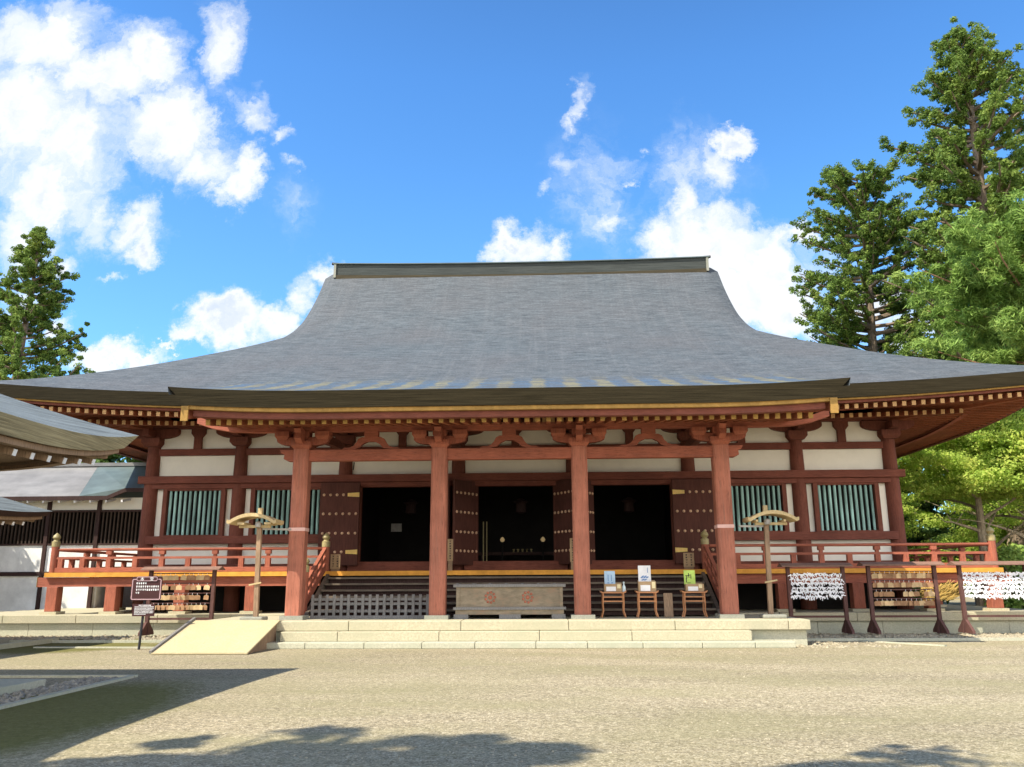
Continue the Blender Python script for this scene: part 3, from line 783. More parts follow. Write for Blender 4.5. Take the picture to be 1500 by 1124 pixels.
for s in (-1, 1):                       # barge boards
    m = MB(); m.bar((s*8.02, -2.58, 5.72), (s*8.02, 1.2, 6.62), 0.09, 0.30); o = m.build('barge_board', 'red_h', hall)
    m = MB(); m.box(s*8.02-0.09, s*8.02+0.09, -2.64, -2.592, 5.52, 5.90); m.build('barge_board_tip', 'ochre', o)

# ------------------------------------------------------------------ main roof
TB = 7.2
def half_x(t):
    if t <= TB: return XE-t
    return 9.2-(t-TB)/(11.4-TB)*0.40
def front_rows(sgn):
    rows = []
    for t in list(np.linspace(0, TB, 22)) + list(np.linspace(TB+0.35, 11.4, 14)):
        h = half_x(t); y = YE+t if sgn > 0 else 2*YR-YE-t
        row = []
        for u in np.linspace(-1, 1, 61):
            x = u*h; z = PZ(t)+lift(x, t)
            if t > TB:                                  # the surface rolls down at the verge
                e = max(0, (abs(x)-(h-0.75))/0.75); z -= 0.30*e**2*min(1, (t-TB)/2.0)
            row.append((x, y, z))
        rows.append(row if sgn > 0 else row[::-1])
    return rows
m = MB(); FR = front_rows(1); BR = front_rows(-1); m.grid(FR); m.grid(BR)
def side_rows(s):
    rows = []
    for t in np.linspace(0, TB, 22):
        y0, y1 = YE+t, 2*YR-YE-t; row = []
        for u in np.linspace(0, 1, 41):
            y = y0+(y1-y0)*u; h = (y1-y0)/2; dy = abs(y-YR)
            eq = XE*dy/(YR-YE)                          # corner lift mirrored from the front
            row.append((s*(XE-t), y, PZ(t)+lift(eq*(XE-t)/XE*((YR-YE)/(YR-YE-t) if t < 11 else 1), t)))
        rows.append(row[::-1] if s < 0 else row)
    return rows
SL, SR = side_rows(-1), side_rows(1)
m.grid(SL); m.grid(SR)
m.build('roof', 'roof', hall, smooth=True)
# gables and verges
for s in (-1, 1):
    m = MB()
    pr = [(YE+t, PZ(t)-0.35) for t in np.linspace(TB-0.4, 11.4, 10)]
    pr = pr + [(2*YR-y, z) for y, z in reversed(pr[:-1])]
    m.prism(pr, 'x', s*8.0, s*8.1); m.build('gable_wall', 'red_old', hall)
    m = MB()
    for sg in (1, -1):
        A = []; B = []
        for t in np.linspace(TB, 11.4, 14):
            h = half_x(t); z = PZ(t)-0.30*min(1, (t-TB)/2.0); y = YE+t if sg > 0 else 2*YR-YE-t
            A.append((s*h, y, z)); B.append((s*(h-0.12), y, z-0.34))
        m.strip(A, B); m.strip(B, [(x-s*0.6, y, z+0.05) for x, y, z in B])
    m.build('verge', 'bark_edge', hall)
# eave edge all round
def ring(dz, ins):
    out = []
    def zz(x, y, corner): return corner
    top = [(x, y, z) for x, y, z in FR[0]]
    right = SR[0]; back = BR[0]; left = SL[0]
    pts = top + right[1:] + back[1:] + left[1:]
    res = []
    for x, y, z in pts:
        fx = (XE-ins)/XE; fy = (YR-YE-ins)/(YR-YE)
        res.append((x*fx, YR+(y-YR)*fy, z+dz))
    return res
R0, R1 = ring(0, 0), ring(-0.37, 0.24)
MB().strip(R1, R0).build('eave_edge', 'bark_edge', hall)
MB().strip(ring(-0.372, 0.26), ring(-0.372+0.002, 0.22)).build('eave_lip', 'bark_edge', hall)
def closed_band(name, mat, z0, z1, i0, i1):
    a, b, c, d = ring(z0, i0), ring(z1, i0), ring(z1, i1), ring(z0, i1)
    m = MB(); m.strip(a, b); m.strip(d, a); m.strip(b, c)
    return m.build(name, mat, hall)
closed_band('eave_strip', 'ochre', -0.420, -0.374, 0.28, 0.40)
closed_band('fascia_board', 'red_old_h', -0.50, -0.422, 0.38, 0.56)
# soffit
m = MB(); rws = [ring(-0.45, 0.42), ring(-0.40, 1.9), ring(-0.05, 4.0)]
m.grid(rws); m.build('soffit', 'rafter', hall)
closed_band('rafter_plate', 'red_h', -0.52, -0.44, 1.62, 1.78)
# main rafters: two tiers; the best seen ones are parts, the rest one mesh
rest = MB()
def eave_z(x): return PZ(0)+lift(x, 0)
cand = []
for i in range(-60, 61):
    x = i*0.278+0.139
    if abs(x) < 15.7:
        dz = eave_z(x)-7.08
        cand.append((x, (x, 1.60, 6.50+dz), (x, 3.0, 6.75+dz*0.6), 0.11, 0.13, 0))
    if abs(x) < 14.0:
        dz = (eave_z(x)-7.08)*0.55
        cand.append((x, (x, 2.82, 6.47+dz), (x, 4.95, 6.86+dz*0.2), 0.11, 0.13, 1))
vis = sorted([c for c in cand if abs(c[0]) > 8.6 and c[5] == 0], key=lambda c: abs(c[0]))[:100-n_part]
for c in cand:
    p, q = Vector(c[1]), Vector(c[2]); d = (p-q).normalized()
    if c in vis:
        m = MB(); m.bar(p, q, c[3], c[4]); r = m.build('rafter', 'rafter', hall)
        m = MB(); m.bar(p+d*0.001, p+d*0.012, c[3]+.004, c[4]+.004); m.build('rafter_tip', 'tip', r)
    else: rest.bar(p, q, c[3], c[4])
for s in (-1, 1):                        # side rafters under the end eaves
    y = 2.2
    while y < 21:
        rest.bar((s*15.9, y, 6.66+0.4*max(0, (abs(y-YR)-6)/5.4)**1.6), (s*12.5, y, 6.98), 0.10, 0.12)
        y += 0.30
    rest.bar((s*15.9, 1.6, 6.95), (s*12.4, 5.1, 6.82), 0.2, 0.26)
tag(rest.build('rafter', 'rafter', hall), kind='stuff')
tips = MB()
for c in cand:
    if c not in vis:
        p, q = Vector(c[1]), Vector(c[2]); d = (p-q).normalized(); tips.bar(p+d*0.001, p+d*0.012, c[3]+.004, c[4]+.004)
tag(tips.build('rafter_tip', 'tip', hall), kind='stuff')
# ridge
m = MB(); X = list(np.linspace(-8.25, 8.25, 25)); fz = lambda x: 0.10*(abs(x)/8.25)**2
def sweep(mb, X, y0, y1, z0, z1, f):
    a = [(x, y0, f(x)+z0) for x in X]; b = [(x, y0, f(x)+z1) for x in X]; c = [(x, y1, f(x)+z1) for x in X]; d = [(x, y1, f(x)+z0) for x in X]
    mb.strip(a, b); mb.strip(b, c); mb.strip(c, d); mb.strip(d, a)
    mb.raw([a[0], b[0], c[0], d[0]], [(3, 2, 1, 0)]); mb.raw([a[-1], b[-1], c[-1], d[-1]], [(0, 1, 2, 3)])
sweep(m, X, 12.24, 12.76, 14.80, 15.40, fz); m.build('ridge_box', 'ridge', hall)
m = MB(); sweep(m, list(np.linspace(-8.42, 8.42, 25)), 12.16, 12.84, 15.401, 15.445, fz); m.build('ridge_cap', 'copper_dark', hall)
m = MB(); sweep(m, X, 12.20, 12.80, 14.70, 14.88, fz); m.build('ridge_base', 'bark_edge', hall)
for s in (-1, 1):
    m = MB(); m.box(s*8.255, s*8.36, 12.18, 12.82, 14.86, 15.50); m.build('ridge_end', 'stone_grey', hall)
    m = MB(); m.tube([(s*8.2, 12.4, 15.58), (s*8.5, 12.4, 15.60)], 0.06, 10); m.build('ridge_horn', 'dark_wood', hall)
# lightning wire hooks under the eaves
m = MB(); m.tube([(-5.35, 4.6, 5.45), (-5.37, 4.6, 5.2)], 0.02, 6); m.build('hook', 'ink', hall)

# ------------------------------------------------------------------ things on the porch
# offering box
t = thing('offering_box', (0, 0.3, 0.62), 'long grey-brown wooden offering box with two faded red crests between the middle columns', 'offering box')
MB().box(-1.42, 1.40, -0.02, 0.72, 0.90, 1.44).build('body', 'box_wood', t, bevel=0.01)
MB().box(-1.50, 1.48, -0.08, 0.78, 1.43, 1.51).build('rim', 'fence', t, bevel=0.01)
MB().box(-1.50, 1.48, -0.08, 0.78, 0.85, 0.92).build('ledge', 'fence', t, bevel=0.01)
MB().box(-1.44, 1.42, -0.04, 0.74, 0.73, 0.85).build('plinth', 'box_wood', t)
for a, b in ((-1.48, -1.1), (-0.28, 0.28), (1.1, 1.46)):
    MB().box(a, b, -0.06, 0.76, 0.62, 0.735).build('foot', 'fence', t)
for x in (-1.42, 1.31):
    MB().box(x, x+0.09, -0.045, -0.021, 0.92, 1.43).build('corner_post', 'box_wood', t)
for x in (-0.52, 0.47):
    m = MB(); c = Vector((x, -0.03, 1.17))
    for k in range(9):
        a = 2*math.pi*k/9; r = 0.125
        p = c + Vector((math.cos(a)*r, 0, math.sin(a)*r*1.05))
        m.tube([p+Vector((0, .009, 0)), p, p-Vector((0, 0.022, 0))], [0.035, 0.036, 0.012], 7)
    m.tube([c+Vector((0, .009, 0)), c, c-Vector((0, 0.03, 0))], [0.055, 0.056, 0.02], 10)
    m.build('crest', 'emblem', t)
for i in range(14):
    x = -1.4+i*2.8/13
    if i % 2 == 0: MB().box(x-0.03, x+0.03, 0.0, 0.70, 1.512, 1.53).build('slat', 'fence', t)

# tables
def table(x0, x1, label):
    c = (x0+x1)/2; t = thing('side_table', (c, 0.55, 0.62), label, 'table', 'small tables on the porch')
    m = MB(); w = (x1-x0)/2; pr = [(-w, 1.275), (-w+0.05, 1.255), (w-0.05, 1.255), (w, 1.275), (w+0.02, 1.325), (w, 1.33), (w-0.06, 1.29), (-w+0.06, 1.29), (-w, 1.33), (-w-0.02, 1.325)]
    m.prism([(c+x, z) for x, z in pr[:5]] + [(c+w-0.06, 1.29), (c-w+0.06, 1.29), (c-w-0.02, 1.325)], 'y', 0.36, 0.74); m.build('tabletop', 'table', t)
    for sx in (-1, 1):
        for y in (0.41, 0.69):
            MB().tube([(c+sx*(w-0.07), y, 1.256), (c+sx*(w-0.06), y, 1.0), (c+sx*(w-0.07), y, 0.8), (c+sx*(w-0.02), y, 0.63)], [0.024, 0.02, 0.018, 0.022], 8).build('leg', 'table', t, smooth=True)
    for z in (1.14, 1.03):
        for y in (0.41, 0.69): MB().box(c-w+0.07, c+w-0.07, y-0.014, y+0.014, z, z+0.028).build('stretcher', 'table', t)
T1 = table(2.42, 3.10, 'small brown wooden table with curled ends, nearest to the middle column')
T2 = table(3.38, 3.96, 'narrowest brown wooden table, the middle one of three on the porch')
T3 = table(4.60, 5.26, 'small brown wooden table nearest to the right stair rail')
def card(x0, x1, y, z0, z1, mat, label, marks):
    m = MB(); m.obox(((x0+x1)/2, y, (z0+z1)/2), ((x1-x0)/2, 0, 0), (0, 0.008, -0.001), (0, 0.02, (z1-z0)/2))
    o = m.build('notice_card', mat, origin=((x0+x1)/2, y, z0)); tag(o, label, 'card')
    ORIG[o.name] = ((x0+x1)/2, y, z0)
    mk = MB()
    for (u, v, du, dv) in marks:
        X = x0+(x1-x0)*u; Z = z0+(z1-z0)*v; yy = y-0.012-0.02*(1-2*v)
        mk.box(X-du/2, X+du/2, yy-0.004, yy+0.002, Z-dv/2, Z+dv/2)
    mk.build('writing', MT['blue_ink'] if mat != 'green_card' else 'ink', o)
MT['blue_ink'] = rough_mat('blue_ink', (0.08, 0.22, 0.50), 0.9, 1.1, 10, bmp=0)
MT['blue_fade'] = rough_mat('sky_blue_print', (0.42, 0.66, 0.86), 0.9, 1.1, 10, bmp=0)
card(2.55, 2.84, 0.60, 1.47, 1.84, 'blue_card', 'pale blue notice card standing in a box on the leftmost small table', [(0.35, 0.3+0.08*i, 0.02, 0.02) for i in range(6)]+[(0.65, 0.3+0.08*i, 0.02, 0.02) for i in range(6)]+[(0.35, .15, .05, .02), (.7, .15, .04, .02)])
card(3.47, 3.81, 0.60, 1.53, 1.98, 'white', 'tallest white notice card with blue picture above the middle table', [(0.25+0.07*i, 0.28+0.05*(i % 3), 0.05, 0.02) for i in range(8)]+[(0.75, 0.6+0.05*i, 0.015, 0.02) for i in range(6)]+[(0.3+0.1*i, .15+.04*(i % 2), 0.05, 0.02) for i in range(4)])
card(4.70, 5.00, 0.60, 1.47, 1.85, 'green_card', 'yellow-green notice card above the right small table', [(0.30, 0.62, 0.10, 0.02), (0.42, 0.68, 0.02, 0.09), (0.55, 0.66, 0.07, 0.02), (0.25, 0.5, 0.02, 0.06), (0.62, 0.5, 0.02, 0.07), (0.45, 0.52, 0.05, 0.015), (0.2, 0.3, 0.02, 0.12), (0.42, 0.12, 0.1, 0.014)])
def carton(x0, x1, z1, label, tx):
    t = thing('slip_box', ((x0+x1)/2, 0.55, 1.29), label, 'box', 'boxes on the small tables')
    m = MB(); m.box(x0, x1, 0.44, 0.46, 1.295, z1); m.box(x0, x1, 0.66, 0.68, 1.295, z1+0.03); m.box(x0, x0+0.015, 0.46, 0.66, 1.295, z1); m.box(x1-0.015, x1, 0.46, 0.66, 1.295, z1); m.box(x0+.015, x1-.015, 0.46, 0.66, 1.295, 1.31)
    m.build('body', 'box_card', t)
    w = x1-x0; MB().box(x0+0.05, x0+w*0.66, 0.425, 0.438, 1.31, 1.31+(z1-1.31)*0.62).build('paper_slip', 'white', t)
    MB().box(x0+w*tx, x0+w*tx+0.09, 0.425, 0.438, 1.38, z1-0.01).build('price_tag', MT['tag_y'], t)
MT['tag_y'] = rough_mat('pale_yellow_tag', (0.78, 0.68, 0.42), 0.9, 1.1, 10, bmp=0)
carton(2.53, 3.00, 1.50, 'low tan box with white slip, left table, beside the bottle', 0.74)
carton(3.45, 3.92, 1.56, 'tall tan box with pale slip on the middle table', 0.76)
carton(4.72, 5.20, 1.49, 'tan box with pinkish slip on the right table under the green card', 0.70)
m = MB(); m.lathe((3.06, 0.50, 1.292), [(0.048, 0), (0.05, 0.02), (0.05, 0.13), (0.02, 0.18), (0.018, 0.23), (0.026, 0.232), (0.024, 0.26), (0.012, 0.265)], 12)
tag(m.build('spray_bottle', 'bottle', origin=(3.06, 0.5, 1.292), smooth=True), 'small pale plastic bottle at the right end of the left table', 'bottle')
m = MB(); m.obox((4.25, 0.62, 0.94), (0.12, 0, 0), (0, 0.02, 0), (0, 0.03, 0.31))
tag(m.build('leaning_board', 'post_wood', origin=(4.25, .62, .62), bevel=0.008), 'plain brown board standing upright between the middle and right tables', 'board')
# low fence
t = thing('low_fence', (-3.8, 0.45, 0.62), 'low weathered grey picket fence in front of the left stairs', 'fence')
x = -5.42
while x < -2.2:
    MB().box(x, x+0.075, 0.43, 0.455, 0.70, 1.25).build('picket', 'fence', t); x += 0.196
for z in (0.78, 0.97, 1.09): MB().box(-5.44, -2.19, 0.46, 0.50, z, z+0.07).build('rail', 'fence', t)
MB().box(-5.44, -2.19, 0.40, 0.56, 0.62, 0.70).build('base_beam', 'fence', t)

# plates with writing by the doors
def door_sign(x, z0, z1, w, label, stand=0.0):
    t = thing('door_sign', (x, 3.36, 1.905), label, 'sign', 'upright wooden signs on the veranda')
    MB().box(x-w/2, x+w/2, 3.34, 3.365, z0, z1).build('board', 'box_card', t)
    MB().box(x-w/2+.02, x+w/2-.02, 3.372, 3.40, 1.905, z0+.05).build('foot', 'post_wood', t)
    mk = MB(); rr = random.Random(int(x*100))
    nc = 2 if w > 0.2 else 1
    for c in range(nc):
        cx = x + (c-(nc-1)/2)*w*0.45; z = z1-0.05
        while z > z0+0.05:
            h = 0.055
            mk.box(cx-0.03, cx+0.03, 3.332, 3.339, z-0.006, z+0.004)
            mk.box(cx-0.004+rr.uniform(-.02, .02), cx+0.005+rr.uniform(0, .02), 3.331, 3.338, z-h*0.7, z)
            mk.box(cx-0.026, cx+0.022, 3.333, 3.3385, z-h*0.62, z-h*0.45)
            z -= h*1.35
    mk.build('writing', 'ink', t)
door_sign(-5.53, 1.98, 2.42, 0.30, 'small square wooden sign with dark writing beside the left stair post')
door_sign(-1.97, 2.20, 2.86, 0.17, 'tall narrow wooden sign just right of the second porch column')
door_sign(1.80, 2.15, 2.86, 0.17, 'tall narrow wooden sign half hidden behind the third porch column')
door_sign(5.32, 1.98, 2.40, 0.32, 'pale wooden sign with dark writing beside the right stair post')
# things inside the dark hall
MT['lamp_glow'] = MT['brass']
def altar_lamp(x, label):
    t = thing('altar_lamp', (x, 9.0, 1.95), label, 'lamp', 'brass lamps inside the hall')
    MB().tube([(x, 9, 1.96), (x, 9, 3.02)], 0.03, 8).build('stem', 'interior', t, smooth=True)
    o = MB().lathe((x, 9, 3.0), [(0.02, 0), (0.07, 0.04), (0.09, 0.09), (0.06, 0.15), (0.02, 0.19)], 14).build('bowl', MT['lit_brass'], t, smooth=True)
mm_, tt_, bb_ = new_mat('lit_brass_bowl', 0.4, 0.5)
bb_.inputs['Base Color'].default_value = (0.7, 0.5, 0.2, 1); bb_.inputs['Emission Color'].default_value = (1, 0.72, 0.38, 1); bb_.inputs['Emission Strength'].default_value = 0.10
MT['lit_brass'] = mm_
altar_lamp(-0.64, 'left one of two glinting brass lamps deep in the middle doorway')
altar_lamp(0.88, 'right one of two glinting brass lamps deep in the middle doorway')
for k, x in enumerate((-1.28, -1.16)):
    o = MB().tube([(x, 8, 1.96), (x, 8, 3.7)], 0.022, 8).build('gilt_rod', 'gold', origin=(x, 8, 1.95), smooth=True)
    tag(o, ('left' if k == 0 else 'right') + ' one of two thin gilt rods standing inside the middle doorway', 'rod', 'gilt rods in the doorway')
o = MB().box(-4.85, -4.45, 8.98, 9.0, 3.42, 3.72).build('hanging_sheet', MT['grey'], origin=(-4.65, 9, 3.42)); tag(o, 'small pale sheet hanging in the dark left doorway', 'sheet')

t = thing('altar_table', (0.1, 10.0, 1.95), 'dim altar table with small gilt vessels deep inside the middle doorway', 'altar')
MB().box(-1.6, 1.8, 9.7, 10.4, 2.55, 2.66).build('tabletop', 'dark_wood', t)
for x in (-1.5, 1.6): MB().box(x, x+0.1, 9.75, 10.3, 1.95, 2.55).build('leg', 'dark_wood', t)
for i in range(5): MB().lathe((-0.25+0.17*i, 9.9, 2.66), [(0.05, 0), (0.02, 0.04), (0.05, 0.09), (0.045, 0.12)], 10).build('vessel', 'gold', t, smooth=True)
for x in (-3.9, 0.1, 4.0):
    t = thing('hanging_lantern', (x, 7.6, 4.1), {-3.9: 'dark lantern hanging in the left doorway', 0.1: 'dark lantern hanging in the middle doorway', 4.0: 'dark lantern hanging in the right doorway'}[x], 'lantern')
    MB().lathe((x, 7.6, 3.95), [(0.05, 0), (0.20, 0.05), (0.18, 0.35), (0.30, 0.42), (0.06, 0.55)], 8).build('body', 'dark_wood', t)
    MB().tube([(x, 7.6, 4.5), (x, 7.6, 6.6)], 0.012, 5).build('chain', 'interior', t)

# ------------------------------------------------------------------ lamp posts with a small curved roof
def roofed_post(x, y, label, arm):
    rx = x-0.12*arm
    t = thing('roofed_lamp_post', (x, y, 0.62), label, 'lamp post', 'wooden posts with curved roofs in front of the porch')
    MB().bar((x+0.05*arm, y, 0.72), (x, y, 3.12), 0.115, 0.115).build('post', 'post_wood', t)
    MB().box(x-0.30, x+0.30, y-0.25, y+0.25, 0.62, 0.72).build('base_stone', 'stone_grey', t, bevel=0.03)
    f = lambda u: 3.08 + 0.20*(1-min(1, abs(u)/0.60)**2.0) + (0.03 if abs(u) > 0.6 else 0)
    U = list(np.linspace(-0.66, 0.66, 23)); m = MB()
    y0, y1 = y-0.34, y+0.34
    a = [(rx+u, y0, f(u)) for u in U]; b = [(rx+u, y0, f(u)+0.09) for u in U]; c = [(rx+u, y1, f(u)+0.09) for u in U]; d = [(rx+u, y1, f(u)) for u in U]
    m.strip(a, b); m.strip(b, c); m.strip(c, d); m.strip(d, a)
    m.raw([a[0], b[0], c[0], d[0]], [(3, 2, 1, 0)]); m.raw([a[-1], b[-1], c[-1], d[-1]], [(0, 1, 2, 3)])
    m.build('roof', 'pale_wood', t)
    MB().box(x-0.055, x+0.055, y-0.055, y+0.055, 3.25, 3.52).build('ridge_block', 'pale_wood', t)
    MB().box(rx-0.42, rx+0.42, y-0.05, y+0.05, 3.00, 3.07).build('crossbar', 'pale_wood', t)
    for dx in (-0.36, 0.36): MB().box(rx+dx-0.03, x+dx+0.03, y-0.28, y+0.28, 3.072, 3.13).build('rafter', 'pale_wood', t)
    MB().lathe((x, y-0.12, 3.0), [(0.05, 0), (0.08, 0.02), (0.08, 0.13), (0.03, 0.16)], 10).build('lamp', 'grey', t, smooth=True)
    m = MB(); m.bar((x+arm*0.08, y, 2.97), (x+arm*0.75, -0.22, 2.97), 0.05, 0.05); m.build('arm', 'grey', t)
    MB().bar((x-0.16, y-0.07, 1.52), (x+0.16, y-0.07, 1.58), 0.04, 0.04).build('peg', 'pale_wood', t)
roofed_post(-6.64, -0.55, 'pale wooden post with a little curved roof at the head of the ramp', 1)
roofed_post(6.83, -0.10, 'grey wooden post with a little curved roof right of the porch', -1)

# ------------------------------------------------------------------ ramp
t = thing('ramp', (-6.9, -2.1, 0), 'cream board ramp leading up to the left end of the stone platform', 'ramp')
MB().raw([(-8.0, -3.3, 0.012), (-5.80, -3.3, 0.012), (-5.80, -1.03, 0.622), (-8.0, -1.03, 0.622), (-8.0, -3.3, 0.045), (-5.80, -3.3, 0.045), (-5.80, -1.03, 0.655), (-8.0, -1.03, 0.655)],
         [(0, 3, 2, 1), (4, 5, 6, 7), (0, 1, 5, 4), (1, 2, 6, 5), (2, 3, 7, 6), (3, 0, 4, 7)]).build('board', 'ramp', t)
MB().raw([(-8.0, -1.03, 0.656), (-5.80, -1.03, 0.656), (-5.80, -0.7, 0.63), (-8.0, -0.7, 0.63)], [(0, 1, 2, 3)]).build('top_flap', 'ramp', t)
MB().prism([(-3.2, 0.0), (-1.03, 0.0), (-1.03, 0.60), (-3.2, 0.02)], 'x', -5.95, -5.88).build('side_board', 'post_wood', t)
MB().bar((-8.03, -3.3, 0.06), (-8.03, -0.95, 0.70), 0.06, 0.06).build('kerb_rail', 'fence', t)

# ------------------------------------------------------------------ notice board on a pole
t = thing('notice_board', (-9.02, -1.8, 0), 'brown notice boards with white writing on a thin black pole', 'sign')
MB().tube([(-9.02, -1.78, 0.0), (-8.99, -1.76, 1.2)], 0.032, 10).build('pole', 'ink', t, smooth=True)
def rrect(x0, x1, z0, z1, r, n=4):
    pts = []
    for cx, cz, a0 in ((x1-r, z0+r, -90), (x1-r, z1-r, 0), (x0+r, z1-r, 90), (x0+r, z0+r, 180)):
        for i in range(n+1):
            a = math.radians(a0+90*i/n); pts.append((cx+r*math.cos(a), cz+r*math.sin(a)))
    return pts
def frame_line(x0, x1, z0, z1, r, y, w, par):
    o = rrect(x0, x1, z0, z1, r); i = rrect(x0+w, x1-w, z0+w, z1-w, max(0.005, r-w)); n = len(o)
    MB().raw([(x, y, z) for x, z in o]+[(x, y, z) for x, z in i], [(k, (k+1) % n, n+(k+1) % n, n+k) for k in range(n)]).build('border', 'sign_rim', par)
bx0, bx1, bz0, bz1 = -9.33, -8.57, 1.17, 1.74
b1 = MB().prism(rrect(bx0, bx1, bz0, bz1, 0.05), 'y', -1.83, -1.80).build('board', 'sign', t)
frame_line(bx0+0.012, bx1-0.012, bz0+0.012, bz1-0.055, 0.04, -1.833, 0.022, b1)
MB().prism(rrect(bx0+0.12, bx1-0.10, bz1-0.115, bz1+0.005, 0.05), 'y', -1.85, -1.831).build('title_plate', 'sign', b1)
frame_line(bx0+0.125, bx1-0.105, bz1-0.11, bz1, 0.045, -1.853, 0.016, b1)
def glyphs(par, txt, x, z, size, y, mat='white'):
    cu = bpy.data.curves.new('writing', 'FONT'); cu.body = txt; cu.size = size; cu.extrude = 0.0
    ob = bpy.data.objects.new('tmp_text', cu); COL.objects.link(ob)
    dg = bpy.context.evaluated_depsgraph_get(); me = bpy.data.meshes.new_from_object(ob.evaluated_get(dg))
    bpy.data.objects.remove(ob)
    me.transform(Matrix.Translation((x, y, z)) @ Matrix.Rotation(math.radians(90), 4, 'X'))
    og = ORIG[par.name]; me.transform(Matrix.Translation((-og[0], -og[1], -og[2])))
    me.materials.clear(); me.materials.append(MT[mat])
    o = bpy.data.objects.new('writing', me); COL.objects.link(o); o.parent = par; ORIG[o.name] = og
    return o
glyphs(b1, '本', -9.11, bz1-0.095, 0.10, -1.857); glyphs(b1, '堂', -8.87, bz1-0.095, 0.10, -1.857)
rr = random.Random(3)
def lines_of_writing(par, x0, x1, zs, h, y, ends):
    mk = MB()
    for z, e in zip(zs, ends):
        x = x0
        while x < x0+(x1-x0)*e:
            w = h*0.85
            mk.box(x, x+w, y-0.003, y, z+h*0.75, z+h*0.9); mk.box(x+w*rr.uniform(.2, .6), x+w*rr.uniform(.62, .8), y-0.0032, y, z, z+h)
            mk.box(x+w*0.1, x+w*0.95, y-0.0034, y, z+h*rr.uniform(.1, .4), z+h*0.52)
            x += h*1.12
    mk.build('writing', 'white', par)
lines_of_writing(b1, -9.21, -8.62, [1.555, 1.475, 1.40, 1.325], 0.048, -1.833, [0.42, 1, 1, 0.12])
b2 = MB().box(-9.25, -8.70, -1.825, -1.80, 0.79, 1.08).build('board', 'sign', t)
lines_of_writing(b2, -9.10, -8.80, [1.035], 0.028, -1.828, [1])
lines_of_writing(b2, -9.20, -8.74, [1.0-0.035*i for i in range(6)], 0.024, -1.828, [1, 1, .95, 1, 1, .6])

# ------------------------------------------------------------------ racks
def rack(x0, x1, zt, label, cat, group, zg=0.12, yy=1.9, rows=()):
    c = (x0+x1)/2; t = thing('hanging_rack', (c, yy, zg), label, cat, group)
    for x in (x0, x1):
        MB().box(x-0.05, x+0.05, yy-0.05, yy+0.05, zg+0.05, zt-0.05).build('post', 'rack', t)
        MB().prism([(yy-0.42, zg), (yy+0.42, zg), (yy+0.40, zg+0.08), (yy+0.08, zg+0.36), (yy-0.08, zg+0.36), (yy-0.40, zg+0.08)], 'x', x-0.04, x+0.04).build('foot', 'rack', t)
        MB().prism([(x-0.10, zg), (x+0.10, zg), (x+0.05, zg+0.30), (x-0.05, zg+0.30)], 'y', yy-0.03, yy+0.03).build('brace', 'rack', t)
    m = MB()
    m.raw([(x0-0.22, yy-0.24, zt-0.05), (x1+0.22, yy-0.24, zt-0.05), (x1+0.22, yy, zt+0.03), (x0-0.22, yy, zt+0.03), (x1+0.22, yy+0.24, zt-0.05), (x0-0.22, yy+0.24, zt-0.05),
           (x0-0.22, yy-0.24, zt-0.08), (x1+0.22, yy-0.24, zt-0.08), (x1+0.22, yy+0.24, zt-0.08), (x0-0.22, yy+0.24, zt-0.08)],
          [(0, 1, 2, 3), (3, 2, 4, 5), (6, 9, 8, 7), (0, 6, 7, 1), (4, 8, 9, 5), (1, 7, 8, 4, 2), (0, 3, 5, 9, 6)])
    m.build('roof', MT['rack_roof'], t)
    for z in rows: MB().box(x0+.05, x1-.05, yy-0.02, yy+0.02, z-0.015, z+0.015).build('rail', 'rack', t)
    MB().box(x0+.05, x1-.05, yy-0.02, yy+0.02, zg+0.42, zg+0.48).build('rail', 'rack', t)
    return t
MT['rack_roof'] = rough_mat('rack_roof_board', (0.22, 0.13, 0.10), 0.8, 1.2, 6)
g_r = 'roofed hanging racks beside the hall'
rowsL = (1.85, 1.57, 1.29, 1.01)
rack(-10.60, -8.72, 2.02, 'dark rack of wooden votive plaques left of the ramp', 'rack', g_r, rows=rowsL)
rowsR = (1.80, 1.55, 1.30, 1.05)
rack(7.86, 9.40, 2.02, 'shaded rack of tied white paper strips, right of the porch', 'rack', g_r, rows=(1.72, 1.60, 1.48, 1.36, 1.24, 1.12))
rack(10.12, 11.96, 2.04, 'dark rack of wooden votive plaques between the two white paper racks', 'rack', g_r, rows=rowsR)
rack(12.66, 14.50, 2.04, 'sunlit rack of tied white paper strips at the right edge', 'rack', g_r, rows=(1.72, 1.60, 1.48, 1.36, 1.24, 1.12))
def plaque_proto(mat):
    t = thing('votive_plaque', (0, 0, 0), 'plaque', 'plaque')
    MB().prism([(-0.088, -0.19), (0.088, -0.19), (0.088, -0.09), (0.05, -0.055), (-0.05, -0.055), (-0.088, -0.09)], 'y', -0.006, 0.006).build('board', mat, t)
    MB().tube([(0, 0, -0.06), (0.0, -0.004, 0.0)], 0.005, 4).build('cord', 'white', t)
    return t
pA, pB = plaque_proto('plaque_a'), plaque_proto('plaque_b')
used = {'a': False, 'b': False}
def hang(x, y, z, kind, label, group, tilt):
    p = pA if kind == 'a' else pB
    if not used[kind]:
        used[kind] = True; p.location = (x, y, z); p.rotation_euler = (0, tilt, tilt*0.8); c = p
    else:
        c = copy_tree(p, (x, y, z)); c.rotation_euler = (random.uniform(-.08, .08), tilt, random.uniform(-.4, .4))
    c['label'] = label; c['group'] = group
rowname = ('top', 'second', 'third', 'lowest')
rg = random.Random(5)
